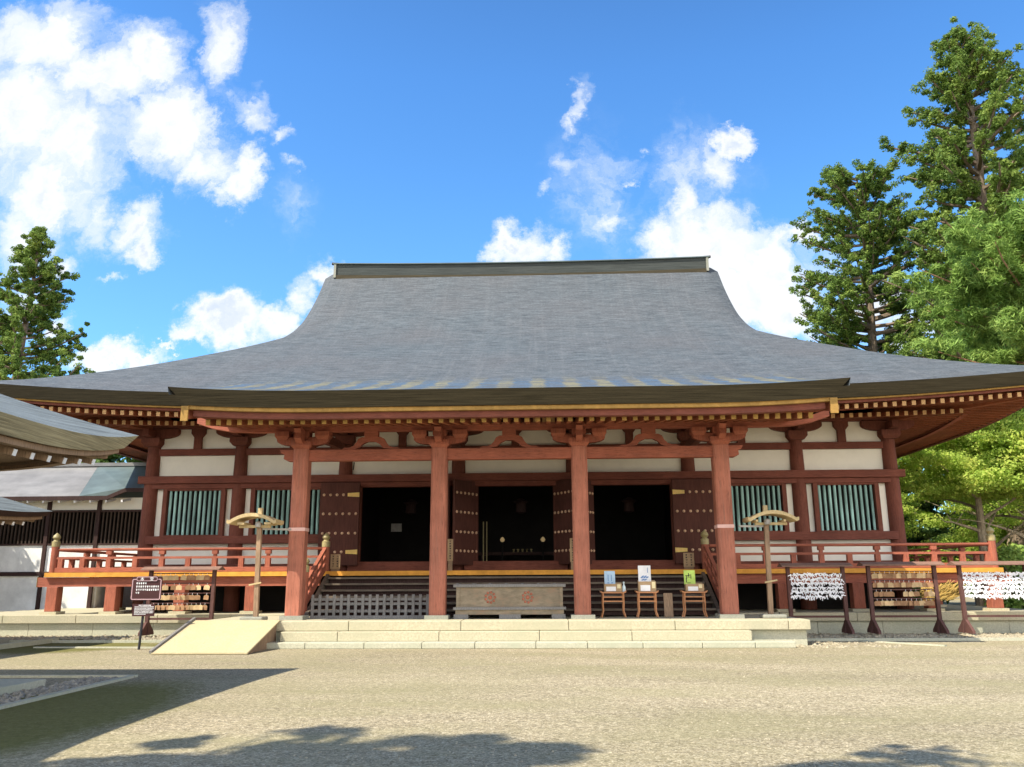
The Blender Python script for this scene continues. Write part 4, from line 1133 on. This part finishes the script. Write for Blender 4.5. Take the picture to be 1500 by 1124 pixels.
for (x0, x1, rows, where, gap) in ((-10.48, -8.82, rowsL, 'left of the ramp', 0.28), (10.22, 11.86, rowsR, 'between the white paper racks', 0.14)):
    for k, z in enumerate(rows):
        x = x0+0.05
        while x < x1:
            if rg.random() > gap*0.6 + (0.12 if k in (2,) else 0):
                kind = 'a' if rg.random() < (0.45 if k < 2 else 0.3) else 'b'
                hang(x, 1.9-0.035-rg.uniform(0, 0.02), z, kind, ('pale new' if kind == 'a' else 'reddish-brown old')+' wooden plaque in the %s row of the rack %s' % (rowname[k], where),
                     ('pale' if kind == 'a' else 'brown')+' plaques in the %s row %s' % (rowname[k], where), rg.uniform(-0.10, 0.10))
            x += rg.uniform(0.125, 0.15)
# tied paper strips
MT['paper'] = rough_mat('tied_paper', (0.84, 0.84, 0.88), 0.9, 1.05, 12, bmp=0)
for x0, x1, lab in ((7.92, 9.34, 'hundreds of white paper strips knotted on the shaded rack'), (12.72, 14.44, 'hundreds of white paper strips knotted on the sunlit rack')):
    m = MB()
    for z in (1.72, 1.60, 1.48, 1.36, 1.24, 1.12):
        x = x0
        while x < x1:
            if rg.random() < (0.90 if x0 < 10 else 0.97):
                k = Vector((x, 1.87+rg.uniform(-.02, .01), z+rg.uniform(-.025, .03)))
                m.obox(k, (0.02, 0.0, rg.uniform(-.006, .006)), (0, 0.014, 0), (0, 0.004, 0.022))
                for sg in (-1, 1):
                    L = rg.uniform(0.05, 0.10); a = rg.uniform(-1.2, 1.2) + sg*0.4
                    e = Vector((math.sin(a), rg.uniform(-.25, .1), -abs(math.cos(a)) if rg.random() < (0.75 if z > 1.15 else 1) else abs(math.cos(a))*0.6))
                    n = Vector((e.z, 0, -e.x)).normalized()
                    m.obox(k+e*L/2-Vector((0, .01, 0)), e*L/2, (0, 0.0015, 0), n*0.011)
            x += rg.uniform(0.028, 0.045)
    tag(m.build('paper_strips', 'paper', origin=((x0+x1)/2, 1.88, 1.0)), lab, 'paper strips', kind='stuff')
# straw bundle under the veranda
m = MB()
for i in range(260):
    x = rg.uniform(11.95, 12.9); z = 0.95+0.35*rg.random(); y = 2.95+rg.uniform(-.1, .1)
    m.bar((x, y, z), (x+rg.uniform(0.1, 0.45), y+rg.uniform(-.05, .05), z+rg.uniform(0.03, 0.28)), 0.012, 0.012)
tag(m.build('straw_bundle', 'straw', origin=(12.4, 2.95, 0.66)), 'golden dry straw bundle under the veranda edge behind the racks', 'straw')

# ------------------------------------------------------------------ pebble strips and kerbs
def pebbles(n, x0, x1, y0, y1, z, rmin, rmax, name, mat, dens=None):
    m = MB()
    for i in range(n):
        x = rg.uniform(x0, x1); y = rg.uniform(y0, y1); r = rg.uniform(rmin, rmax); a = rg.uniform(0, 6.28)
        sx, sy, sz = r*rg.uniform(.8, 1.4), r*rg.uniform(.7, 1.1), r*rg.uniform(.45, .8)
        ca, sa = math.cos(a), math.sin(a); vs = []
        for (px, py, pz) in ((1,0,0),(.45,.8,.1),(-.6,.75,0),(-1,0,.1),(-.5,-.8,0),(.55,-.8,.05),(.3,.2,1),(-.3,-.1,.95)):
            X, Y_ = px*sx, py*sy; vs.append((x+X*ca-Y_*sa, y+X*sa+Y_*ca, z+pz*sz))
        m.raw(vs, [(0,1,6),(1,2,7,6),(2,3,7),(3,4,7),(4,5,6,7),(5,0,6)])
    return m.build(name, mat, origin=((x0+x1)/2, (y0+y1)/2, z))
MT['pebble'] = rough_mat('pale_pebble', (0.33, 0.29, 0.21), 0.55, 1.35, 14)
MT['pebble_dark'] = rough_mat('grey_pebble', (0.24, 0.23, 0.20), 0.5, 1.5, 12)
for (x0, x1) in ((-17, -8.1), (7.6, 15.5)):
    g = MB().box(x0, x1, 0.7, 2.59, -0.02, 0.06).build('gravel_bed', 'gravel', origin=((x0+x1)/2, 1.7, 0)); tag(g, kind='structure')
    tag(pebbles(900, x0, x1, 0.75, 2.55, 0.055, 0.03, 0.075, 'pebbles', 'pebble'), 'pale pebbles along the foot of the stone platform', 'pebbles', kind='stuff')
tag(pebbles(160, 6.3, 9.6, -1.7, 0.5, 0.0, 0.03, 0.07, 'pebbles', 'pebble'), 'loose pebbles beside the right end of the steps', 'pebbles', kind='stuff')
tag(pebbles(4500, -2.8, 11.5, -15.2, -1.9, -0.003, 0.007, 0.02, 'pebbles', 'pebble'), 'loose small stones strewn over the gravel yard', 'pebbles', kind='stuff')
def kerb(pts, w, z0, z1, label):
    m = MB()
    for p, q in zip(pts[:-1], pts[1:]):
        p, q = Vector((*p, 0)), Vector((*q, 0)); L = (q-p).length; d = (q-p).normalized(); n = max(1, round(L/1.6))
        for i in range(n):
            a = p+d*L*i/n+d*0.006; b = p+d*L*(i+1)/n
            m.bar(a+Vector((0, 0, (z0+z1)/2)), b+Vector((0, 0, (z0+z1)/2)), w, z1-z0)
    return tag(m.build('stone_kerb', 'stone_pale', origin=(*pts[0], 0)), label, 'kerb')
kerb([(-6.22, -16.0), (-6.22, -7.88)], 0.11, 0, 0.04, 'grey stone kerb running towards the viewer at the lower left')
kerb([(-6.155, -7.80), (-15, -7.80)], 0.11, 0, 0.04, 'grey stone kerb running sideways at the back of the near pavilion')
kerb([(-12.65, -6.0), (-12.65, 0.9)], 0.16, 0, 0.12, 'dark grey kerb beside the far left pavilion platform')
kerb([(-8.15, -1.4), (-12.0, -1.15)], 0.14, 0, 0.03, 'thin pale kerb flush in the gravel behind the notice board')
kerb([(-8.2, 0.62), (-17, 0.62)], 0.12, 0, 0.07, 'long pale kerb along the pebble bed left of the ramp')
kerb([(7.7, 0.62), (15.8, 0.62)], 0.12, 0, 0.07, 'long pale kerb along the pebble bed right of the porch')
kerb([(9.2, 0.5), (10.6, -1.3)], 0.12, 0, 0.03, 'short slanting pale kerb in the gravel right of the steps')

# ------------------------------------------------------------------ left pavilions
def pavilion(xr, xl, yb, yf, ze, k, top, fas, label, name, mat_top, mat_edge, zplat, up=0.22, thick=0.30, zpost=None):
    cx, cy = (xr+xl)/2, (yb+yf)/2; hx, hy = (xr-xl)/2, (yb-yf)/2
    t = thing(name, (cx, cy, 0), label, 'pavilion', 'small open pavilions on the left')
    def z(x, y, tt):
        a = abs(x-cx)/hx; b = abs(y-cy)/hy
        return ze + k*tt + 0.05*tt*tt + up*(min(a, b)**3.2)*max(0, 1-tt/2.5)
    def rows(side):
        R = []
        tm = min(hx, hy)
        for tt in np.linspace(0, tm*0.999, 14):
            row = []
            for u in np.linspace(-1, 1, 25):
                if side in 'RL':
                    s = 1 if side == 'R' else -1; x = cx+s*(hx-tt); y = cy+u*(hy-tt)*s
                else:
                    s = 1 if side == 'B' else -1; y = cy+s*(hy-tt); x = cx-u*(hx-tt)*s
                bb = abs(u); row.append((x, y, ze + k*tt + 0.05*tt*tt + up*(bb**3.2)*max(0, 1-tt/2.5)))
            R.append(row)
        return R
    m = MB(); RG = {}
    for sd in 'RBLF': RG[sd] = rows(sd); m.grid(RG[sd])
    m.build('roof', mat_top, t, smooth=True)
    pts = RG['R'][0] + RG['B'][0][1:] + RG['L'][0][1:] + RG['F'][0][1:]
    def off(dz, ins): return [(cx+(x-cx)*(hx-ins)/hx, cy+(y-cy)*(hy-ins)/hy, z_+dz) for x, y, z_ in pts]
    m = MB(); m.strip(off(-thick, fas), pts); m.build('eave_edge', mat_edge, t)
    m = MB(); m.grid([off(-thick, fas), off(-thick+0.45, 1.9)][::1]); m.build('soffit', 'post_wood', t)
    m = MB(); a, b, c, d = off(-thick-0.09, fas+0.06), off(-thick-0.002, fas+0.06), off(-thick-0.002, fas+0.2), off(-thick-0.09, fas+0.2)
    m.strip(a, b); m.strip(d, a); m.strip(b, c); m.build('eave_board', 'post_wood', t)
    # rafters with white ends on the right and back sides
    n = int(2*hy/0.42)
    for i in range(1, n):
        y = cy-hy+2*hy*i/n; zz = ze-thick-0.17+up*(abs(y-cy)/hy)**3.2
        if abs(y-cy) > hy-0.8: continue
        o = MB().bar((xr-fas-0.16, y, zz), (xr-2.2, y, zz+0.42), 0.07, 0.09).build('rafter', 'post_wood', t)
        MB().bar((xr-fas-0.147, y, zz-0.003), (xr-fas-0.159, y, zz), 0.075, 0.095).build('rafter_tip', 'white', o)
    MB().bar((xr-fas-0.2, yb-fas-0.2, ze-thick-0.05+up*0.8), (xr-2.3, yb-2.3, ze-thick+0.35), 0.16, 0.2).build('hip_rafter', 'post_wood', t)
    zp = ze-thick+0.02
    for sx in (-1, 1):
        for sy in (-1, 1):
            px, py = cx+sx*(hx-2.1), cy+sy*(hy-2.1)
            MB().tube([(px, py, zplat), (px, py, zp)], 0.12, 12).build('post', 'post_wood', t, smooth=True)
    for sy in (-1, 1): MB().box(cx-hx+1.7, cx+hx-1.7, cy+sy*(hy-2.1)-0.08, cy+sy*(hy-2.1)+0.08, zp-0.3, zp).build('beam', 'post_wood', t)
    for sx in (-1, 1): MB().box(cx+sx*(hx-2.1)-0.08, cx+sx*(hx-2.1)+0.08, cy-hy+1.7, cy+hy-1.7, zp-0.302, zp-0.002).build('beam', 'post_wood', t)
    zt = RG['R'][-1][12][2]
    MB().lathe((cx, cy, zt-0.1), [(0.5, 0), (0.4, 0.2), (0.2, 0.3), (0.25, 0.45), (0.02, 0.7)], 12).build('roof_finial', 'copper_dark', t)
    return t
pavilion(-6.30, -14.0, -8.28, -16.7, 3.83, 0.33, None, 0.16, 'open wooden pavilion whose thick mossy eave tip reaches in front of the hall', 'pavilion', 'tile', 'bark_edge_old', 0.2, up=0.33, thick=0.25)
pavilion(-13.0, -20.8, 0.6, -7.2, 3.42, 0.36, None, 0.12, 'low dark-eaved pavilion at the left edge below the bigger pavilion roof', 'pavilion', 'tile', 'dark_wood', 0.15, up=0.16, thick=0.14)
t = MB().box(-14, -7.0, -15.2, -9.1, 0, 0.12).build('pavilion_floor', 'stone_pale', origin=(-10, -12, 0), bevel=0.01); tag(t, 'grey stone floor slab under the near left pavilion', 'floor slab')
t = MB().box(-20.5, -13.6, -6.6, 0.3, 0, 0.15).build('pavilion_floor', 'stone_grey', origin=(-17, -3, 0), bevel=0.01); tag(t, 'low stone floor slab under the far left pavilion', 'floor slab')
tag(pebbles(700, -6.95, -6.3, -15, -7.95, 0.0, 0.03, 0.07, 'pebbles', 'pebble_dark'), 'dark pebbles between the grey slab and its kerb at lower left', 'pebbles', kind='stuff')
tag(pebbles(160, -13.55, -12.75, -5, 0.6, 0.0, 0.03, 0.07, 'pebbles', 'pebble_dark'), 'dark pebbles round the far left pavilion slab', 'pebbles', kind='stuff')

# ------------------------------------------------------------------ corridor building behind, left
t = thing('corridor_building', (-20, 10.5, 0), 'long white-walled corridor with slatted upper wall and low metal roof left of the hall', 'building')
MB().box(-34, -16.55, 9.6, 9.75, 0.45, 3.02).build('wall', 'plaster_w', t)
MB().box(-34, -14.3, 9.62, 9.75, 4.36, 4.85).build('wall', 'plaster', t)
MB().box(-34, -12.6, 12.4, 12.5, 1.9, 4.8).build('wall', 'interior', t)
MB().box(-34, -12.6, 9.9, 12.4, 1.7, 1.9).build('floor', 'dark_wood', t)
MB().box(-16.6, -14.0, 9.62, 9.75, 2.2, 3.02).build('wall', 'plaster_w', t)
MB().box(-34, -14.0, 9.55, 9.8, 3.022, 3.09).build('sill_beam', 'dark_wood', t)
MB().box(-34, -14.0, 9.55, 9.8, 4.30, 4.38).build('top_beam', 'dark_wood', t)
MB().box(-34, -16.5, 9.53, 9.60, 1.86, 2.02).build('mid_beam', 'dark_wood', t)
MB().box(-34, -16.5, 9.5, 9.8, 0.40, 0.50).build('base_beam', 'dark_wood', t)
MB().box(-16.545, -16.4, 9.8, 14, 0.5, 1.9).build('wall', 'plaster_w', t)
for x in (-34, -30.2, -26.4, -22.5, -18.5, -16.5, -14.2):
    MB().box(x-0.07, x+0.07, 9.52, 9.62, 0.5, 4.9).build('post', 'dark_wood', t)
for x in (-15.9, -13.6): MB().box(x-0.2, x+0.2, 9.9, 10.3, 0.5, 1.7).build('post', 'dark_wood', t)
m = MB(); x = -33.9; k = 0
while x < -14.1:
    m.box(x, x+0.055, 9.60, 9.66, 3.09, 4.30); x += 0.15
m.build('slats', MT['slat'] if 'slat' in MT else 'rack', t)
x = -24.0
while x < -15.2:
    MB().bar((x, 9.7, 4.80), (x, 8.95, 4.66), 0.07, 0.09).build('rafter', 'white', t); x += 0.62
m = MB(); m.raw([(-34, 8.9, 4.86), (-17.0, 8.9, 4.86), (-17.5, 11, 6.32), (-34, 11, 6.32)], [(0, 1, 2, 3)]); m.build('roof', 'copper_pale', t)  # sunlit part of the roof, its brightness put into the paler colour
m = MB(); m.raw([(-16.996, 8.9, 4.86), (-15.9, 8.9, 4.86), (-15.2, 8.9, 5.15), (-13.2, 8.9, 5.15), (-12.6, 11, 6.32), (-17.496, 11, 6.32)], [(0, 1, 2, 5), (2, 3, 4, 5)]); m.build('roof', 'copper_dark', t)  # turned part of the roof, its shade put into the darker colour
m = MB(); m.raw([(-34, 11, 6.32), (-12.6, 11, 6.32), (-12.6, 13.2, 4.86), (-34, 13.2, 4.86)], [(0, 1, 2, 3)]); m.build('roof', 'copper_dark', t)
m = MB(); m.prism([(-34, 4.70), (-15.9, 4.70), (-15.2, 5.0), (-13.2, 5.0), (-13.2, 5.15), (-15.2, 5.15), (-15.9, 4.858), (-34, 4.858)], 'y', 8.88, 8.96); m.build('eave_board', 'dark_wood', t)
MB().box(-34, -12.6, 10.85, 11.15, 6.28, 6.42).build('ridge', 'copper_pale', t)

# ------------------------------------------------------------------ trees
def leaves(centres, radii, per, size, flat=0.6, long=1.6, sq=(1, 1, 0.7), rng=None):
    """leaf-sized quads spread through soft clumps; returns vertices and faces as arrays"""
    rng = rng or RNG
    C = np.repeat(np.asarray(centres, float), per, axis=0); Rr = np.repeat(np.asarray(radii, float), per)
    n = len(C)
    d = rng.normal(size=(n, 3)); d /= np.linalg.norm(d, axis=1)[:, None]
    rad = Rr*(rng.random(n)**0.45)
    P = C + d*rad[:, None]*np.asarray(sq)
    nrm = rng.normal(size=(n, 3))*flat + d*0.6 + np.array([0, 0, 0.5])
    nrm /= np.linalg.norm(nrm, axis=1)[:, None]
    a = np.cross(nrm, rng.normal(size=(n, 3))); a /= np.linalg.norm(a, axis=1)[:, None]
    b = np.cross(nrm, a)
    s = size*(0.6+0.8*rng.random(n))[:, None]
    a *= s*long*0.5; b *= s*0.5
    V = np.stack([P-a, P-b*0.9, P+a, P+b*0.9], axis=1).reshape(-1, 3)
    return V
def leaf_mesh(name, V, mat, parent):
    og = np.array(ORIG[parent.name]); V = V-og
    n = len(V); me = bpy.data.meshes.new(name)
    me.vertices.add(n); me.vertices.foreach_set('co', V.astype(np.float32).ravel())
    me.loops.add(n); me.loops.foreach_set('vertex_index', np.arange(n, dtype=np.int32))
    me.polygons.add(n//4); me.polygons.foreach_set('loop_start', np.arange(0, n, 4, dtype=np.int32))
    me.polygons.foreach_set('loop_total', np.full(n//4, 4, dtype=np.int32))
    me.update(calc_edges=True); me.materials.append(MT[mat])
    o = bpy.data.objects.new(name, me); COL.objects.link(o); o.parent = parent; ORIG[o.name] = tuple(og)
    return o
def cedar(x, y, H, zc0, prof, label, nb, bend=0.0, clump=0.75, per=70, size=0.22, mat='leaf_cedar', bark='bark', seed=1, r0=0.45, droop=0.0, sq=(1, 1, 0.75), name='cedar_tree', group=None, skip=0.0, cat='tree', long=1.6):
    """prof: list of (fraction of crown height, branch length)"""
    rg2 = random.Random(seed); rn = np.random.default_rng(seed)
    t = thing(name, (x, y, 0), label, cat, group)
    tp = lambda f: Vector((x+bend*math.sin(f*2.2)+0.15*math.sin(f*9), y+0.1*math.sin(f*7), H*f))
    m = MB(); fs = [i/14 for i in range(15)]
    m.tube([tp(f) for f in fs], [r0*(1-f)**0.8+0.04 for f in fs], 9)
    C = []; Rd = []
    for i in range(nb):
        h = (i+rg2.random())/nb; fz = (zc0+(H-zc0)*h)/H
        if rg2.random() < skip: continue
        L = float(np.interp(h, [p[0] for p in prof], [p[1] for p in prof]))*rg2.uniform(0.6, 1.12)
        a = rg2.uniform(0, 2*math.pi); b0 = tp(fz); pts = [b0]; d = Vector((math.cos(a), math.sin(a), rg2.uniform(-0.1, 0.25)-droop)).normalized()
        ns_ = 5
        for k in range(1, ns_+1):
            d = (d + Vector((rg2.uniform(-.16, .16), rg2.uniform(-.16, .16), 0.10-droop*0.2))).normalized(); pts.append(pts[-1]+d*L/ns_)
        rb = max(0.03, 0.13*r0/0.45*(L/4)**0.7)
        m.tube(pts, [rb*(1-0.16*k) for k in range(ns_+1)], 5, cap=False)
        nc = max(3, int(L*2.4/clump*0.75))
        for k in range(nc):
            u = 0.28+0.74*(k+rg2.random())/nc; q = min(len(pts)-2, int(u*ns_)); w = min(1.1, u*ns_-q); p = pts[q].lerp(pts[q+1], w)
            sp_ = clump*0.9*(0.5+0.6*u)*(1-0.65*h)
            C.append(p+Vector((rg2.gauss(0, sp_*0.85), rg2.gauss(0, sp_*0.85), rg2.gauss(0.1, sp_*0.95)))); Rd.append(clump*rg2.uniform(0.4, 0.85))
    for k in range(5):
        C.append(tp(1.0-0.02*k)+Vector((rg2.uniform(-.2, .2), rg2.uniform(-.2, .2), 0))); Rd.append(clump*0.5)
    m.build('trunk', bark, t)
    leaf_mesh('crown', leaves([tuple(c) for c in C], Rd, per, size, sq=sq, rng=rn, long=long), mat, t)
    return t
cedar(-35.3, 32, 26.4, 12.0, [(0, 5.6), (0.2, 5.2), (0.5, 3.6), (0.8, 1.9), (1, 0.3)], 'tall dark cedar rising behind the hall at the far left', 112, clump=0.44, per=105, size=0.10, seed=3, r0=0.42)
cedar(23.2, 18, 30.6, 9.0, [(0, 5.6), (0.25, 5.0), (0.5, 4.0), (0.62, 4.8), (0.8, 2.9), (0.92, 2.0), (1, 0.5)], 'tallest cedar with bobbly tufts rising behind the right side of the hall', 190, clump=0.44, per=110, size=0.085, seed=8, r0=0.5, bend=0.6)
cedar(20.4, 25, 25.6, 12.0, [(0, 3.4), (0.3, 4.5), (0.6, 4.7), (0.85, 3.9), (1, 1.9)], 'round-topped loose dark cedar between the roof and the tallest cedar', 128, clump=0.40, per=90, size=0.085, seed=12, r0=0.42, skip=0.05)
cedar(26.5, 22, 22, 9.0, [(0, 6), (0.5, 4.5), (1, 1)], 'lower cedar half hidden behind the tallest cedar', 70, clump=0.7, per=60, size=0.22, seed=14)
# feathery pine
cedar(21.0, 9.3, 15.4, 9.4, [(0, 4.2), (0.3, 5.2), (0.7, 4.2), (1, 1.8)], 'feathery light green pine leaning over the right end of the roof', 54, clump=0.62, per=230, size=0.05, long=6.0, mat='leaf_pine', bark='bark_red', seed=21, r0=0.27, sq=(1.1, 1.1, 0.75), name='pine_tree', bend=-0.5)
# yellow-green maples behind the right end of the hall
def maple(x, y, H, R, label, seed, lean=0.0, bark='bark_pale', mat='leaf_maple', per=330, name='maple_tree', z0=2.2, nl=8, size=0.085):
    rg2 = random.Random(seed); rn = np.random.default_rng(seed)
    t = thing(name, (x, y, 0), label, 'tree', 'yellow-green trees right of the hall' if mat == 'leaf_maple' else None)
    m = MB(); tr = [Vector((x+lean*f, y, H*0.62*f)) for f in (0, .25, .5, .75, 1)]
    m.tube(tr, [0.26, 0.22, 0.19, 0.15, 0.10], 9)
    C = []; Rd = []
    for i in range(nl):
        f = 0.3+0.7*i/nl; b0 = tr[0].lerp(tr[-1], f); a = i*2.4+rg2.uniform(-.4, .4); L = R*rg2.uniform(0.75, 1.05)
        d = Vector((math.cos(a), math.sin(a), rg2.uniform(0.3, 0.9))).normalized(); pts = [b0]
        for k in range(5):
            d = (d+Vector((rg2.uniform(-.25, .25), rg2.uniform(-.25, .25), -0.08))).normalized(); pts.append(pts[-1]+d*L/5)
        m.tube(pts, [0.09, 0.07, 0.055, 0.04, 0.03, 0.015], 6, cap=False)
        for p in pts[2:]:
            m.tube([p, p+Vector((rg2.uniform(-.8, .8), rg2.uniform(-.8, .8), rg2.uniform(0, .5)))], [0.025, 0.01], 4, cap=False)
    m.build('trunk', bark, t)
    n = int(46*R)
    for i in range(n):                       # flat layered sprays
        a = rg2.uniform(0, 6.283); rr_ = R*math.sqrt(rg2.random()); z = z0+(H-z0)*rg2.random()
        e = 1-((z-z0)/(H-z0)*1.15-0.35)**2
        C.append((x+lean*0.7+rr_*max(0.3, e)*math.cos(a), y+rr_*max(0.3, e)*math.sin(a), z)); Rd.append(rg2.uniform(0.4, 0.85))
    leaf_mesh('crown', leaves(C, Rd, per, size, sq=(1.25, 1.25, 0.42), flat=0.5, rng=rn), mat, t)
maple(19.1, 13.2, 8.6, 3.1, 'yellow-green tree with a thick upright pale trunk right of the hall', 31, 0.1, z0=5.0)
maple(23.0, 18.5, 9.8, 4.0, 'broad yellow-green tree filling the space behind the two pale trunks', 41, 0.3)
maple(19.9, 12.6, 7.6, 2.7, 'yellow-green tree with a leaning pale trunk at the right edge', 32, 1.3, z0=4.9)
maple(17.6, 21.0, 8.2, 3.2, 'yellow-green tree showing directly beside the hall corner column', 33, -0.3)
maple(25.5, 20, 9.5, 3.6, 'yellow-green tree partly cut by the right edge', 34, 0.3)
maple(27, 30, 12, 5, 'dark green broad tree behind the yellow-green trees', 35, 0, 'bark', 'leaf_dark', 90, 'broadleaf_tree', size=0.26)
maple(20, 32, 11, 5, 'dark green tree behind the hall corner at right', 36, 0, 'bark', 'leaf_dark', 90, 'broadleaf_tree', size=0.26)
maple(34, 34, 13, 5.5, 'far dark green tree at the right edge behind the pine', 37, 0, 'bark', 'leaf_dark', 90, 'broadleaf_tree', size=0.28)
maple(-30, 30, 11.5, 5.5, 'green tree behind the corridor roof at far left', 38, 0, 'bark', 'leaf_dark', 90, 'broadleaf_tree', size=0.26)
maple(-21.5, 24, 11.0, 4.5, 'green tree between the corridor roof and the hall eave', 39, 0, 'bark', 'leaf_dark', 90, 'broadleaf_tree', size=0.24)
maple(-38, 34, 10, 6, 'dark green tree behind the left pavilion roof', 40, 0, 'bark', 'leaf_dark', 80, 'broadleaf_tree', size=0.28)
maple(-15.5, 30, 7, 3.5, 'low green tree seen below the hall veranda', 44, 0, 'bark', 'leaf_dark', 80, 'broadleaf_tree', size=0.24, z0=0.6)
maple(-24.5, 5.2, 8.6, 4.2, 'green tree outside the left edge that shades the white corridor wall', 45, 0, 'bark', 'leaf_dark', 90, 'broadleaf_tree', size=0.24, z0=1.6)
# shrubs
def shrub(x, y, R, H, label, seed, mat='leaf_dark'):
    rg2 = random.Random(seed); rn = np.random.default_rng(seed)
    t = thing('shrub', (x, y, 0), label, 'shrub', 'shrubs right of the hall')
    m = MB()
    for i in range(7): a = i*0.9; m.tube([(x, y, 0), (x+R*0.5*math.cos(a), y+R*0.5*math.sin(a), H*0.7)], [0.04, 0.015], 5)
    m.build('stem', 'bark', t)
    C = []; Rd = []
    for i in range(60):
        a = rg2.uniform(0, 6.283); e = rg2.random(); C.append((x+R*0.8*e*math.cos(a), y+R*0.8*e*math.sin(a), H*(0.15+0.8*rg2.random()*(1-0.4*e*e)))); Rd.append(rg2.uniform(0.25, 0.5))
    leaf_mesh('leaves', leaves(C, Rd, 90, 0.11, sq=(1, 1, 0.6), rng=rn), mat, t)
shrub(19.3, 11.0, 1.6, 2.9, 'round light green shrub beside the right veranda newel post', 51, 'leaf_pine')
shrub(22.0, 13.0, 2.2, 2.8, 'bushy light green shrub at the right edge', 52, 'leaf_pine')
shrub(17.3, 15.0, 1.6, 2.6, 'dark shrub seen through the right veranda rail', 53)
shrub(21.0, 24.0, 3.0, 3.2, 'wide dark shrub under the yellow-green trees', 54)
shrub(26.0, 22.0, 3.0, 3.2, 'wide dark shrub at the foot of the trees by the right edge', 55)
# trees behind the photographer, which throw the dappled shade at the bottom of the picture
cedar(-10.7, -22.8, 17.0, 9.5, [(0, 2.8), (0.5, 2.8), (1, 1.0)], 'leafy cedar close behind the viewer that shades the near gravel', 42, clump=0.75, per=50, size=0.24, seed=61)
cedar(-3.6, -24.0, 19.0, 12.0, [(0, 2.6), (0.5, 2.8), (1, 1.2)], 'leafy cedar behind the viewer that shades the lower right gravel', 40, clump=0.75, per=50, size=0.24, seed=62)
# far-off wood closing the horizon on all sides of the temple ground
t_rng = np.random.default_rng(77); C = []; Rd = []
for i in range(620):
    a = t_rng.uniform(-1.35, 1.35); d = t_rng.uniform(78, 92)
    C.append((d*math.sin(a)*1.1, -12+d*math.cos(a), t_rng.uniform(0.8, 8.0)+1.5*math.sin(a*9))); Rd.append(t_rng.uniform(1.6, 3.0))
V = leaves(C, Rd, 130, 0.55, sq=(1.2, 1.2, 0.9), rng=t_rng)
wood = bpy.data.meshes.new('treeline'); nV = len(V)
wood.from_pydata(V.tolist(), [], [tuple(range(i, i+4)) for i in range(0, nV, 4)]); wood.materials.append(MT['leaf_dark'])
wood_o = bpy.data.objects.new('treeline', wood); COL.objects.link(wood_o)
tag(wood_o, 'far-off dark green wood closing the horizon behind the temple ground', 'wood', kind='stuff')
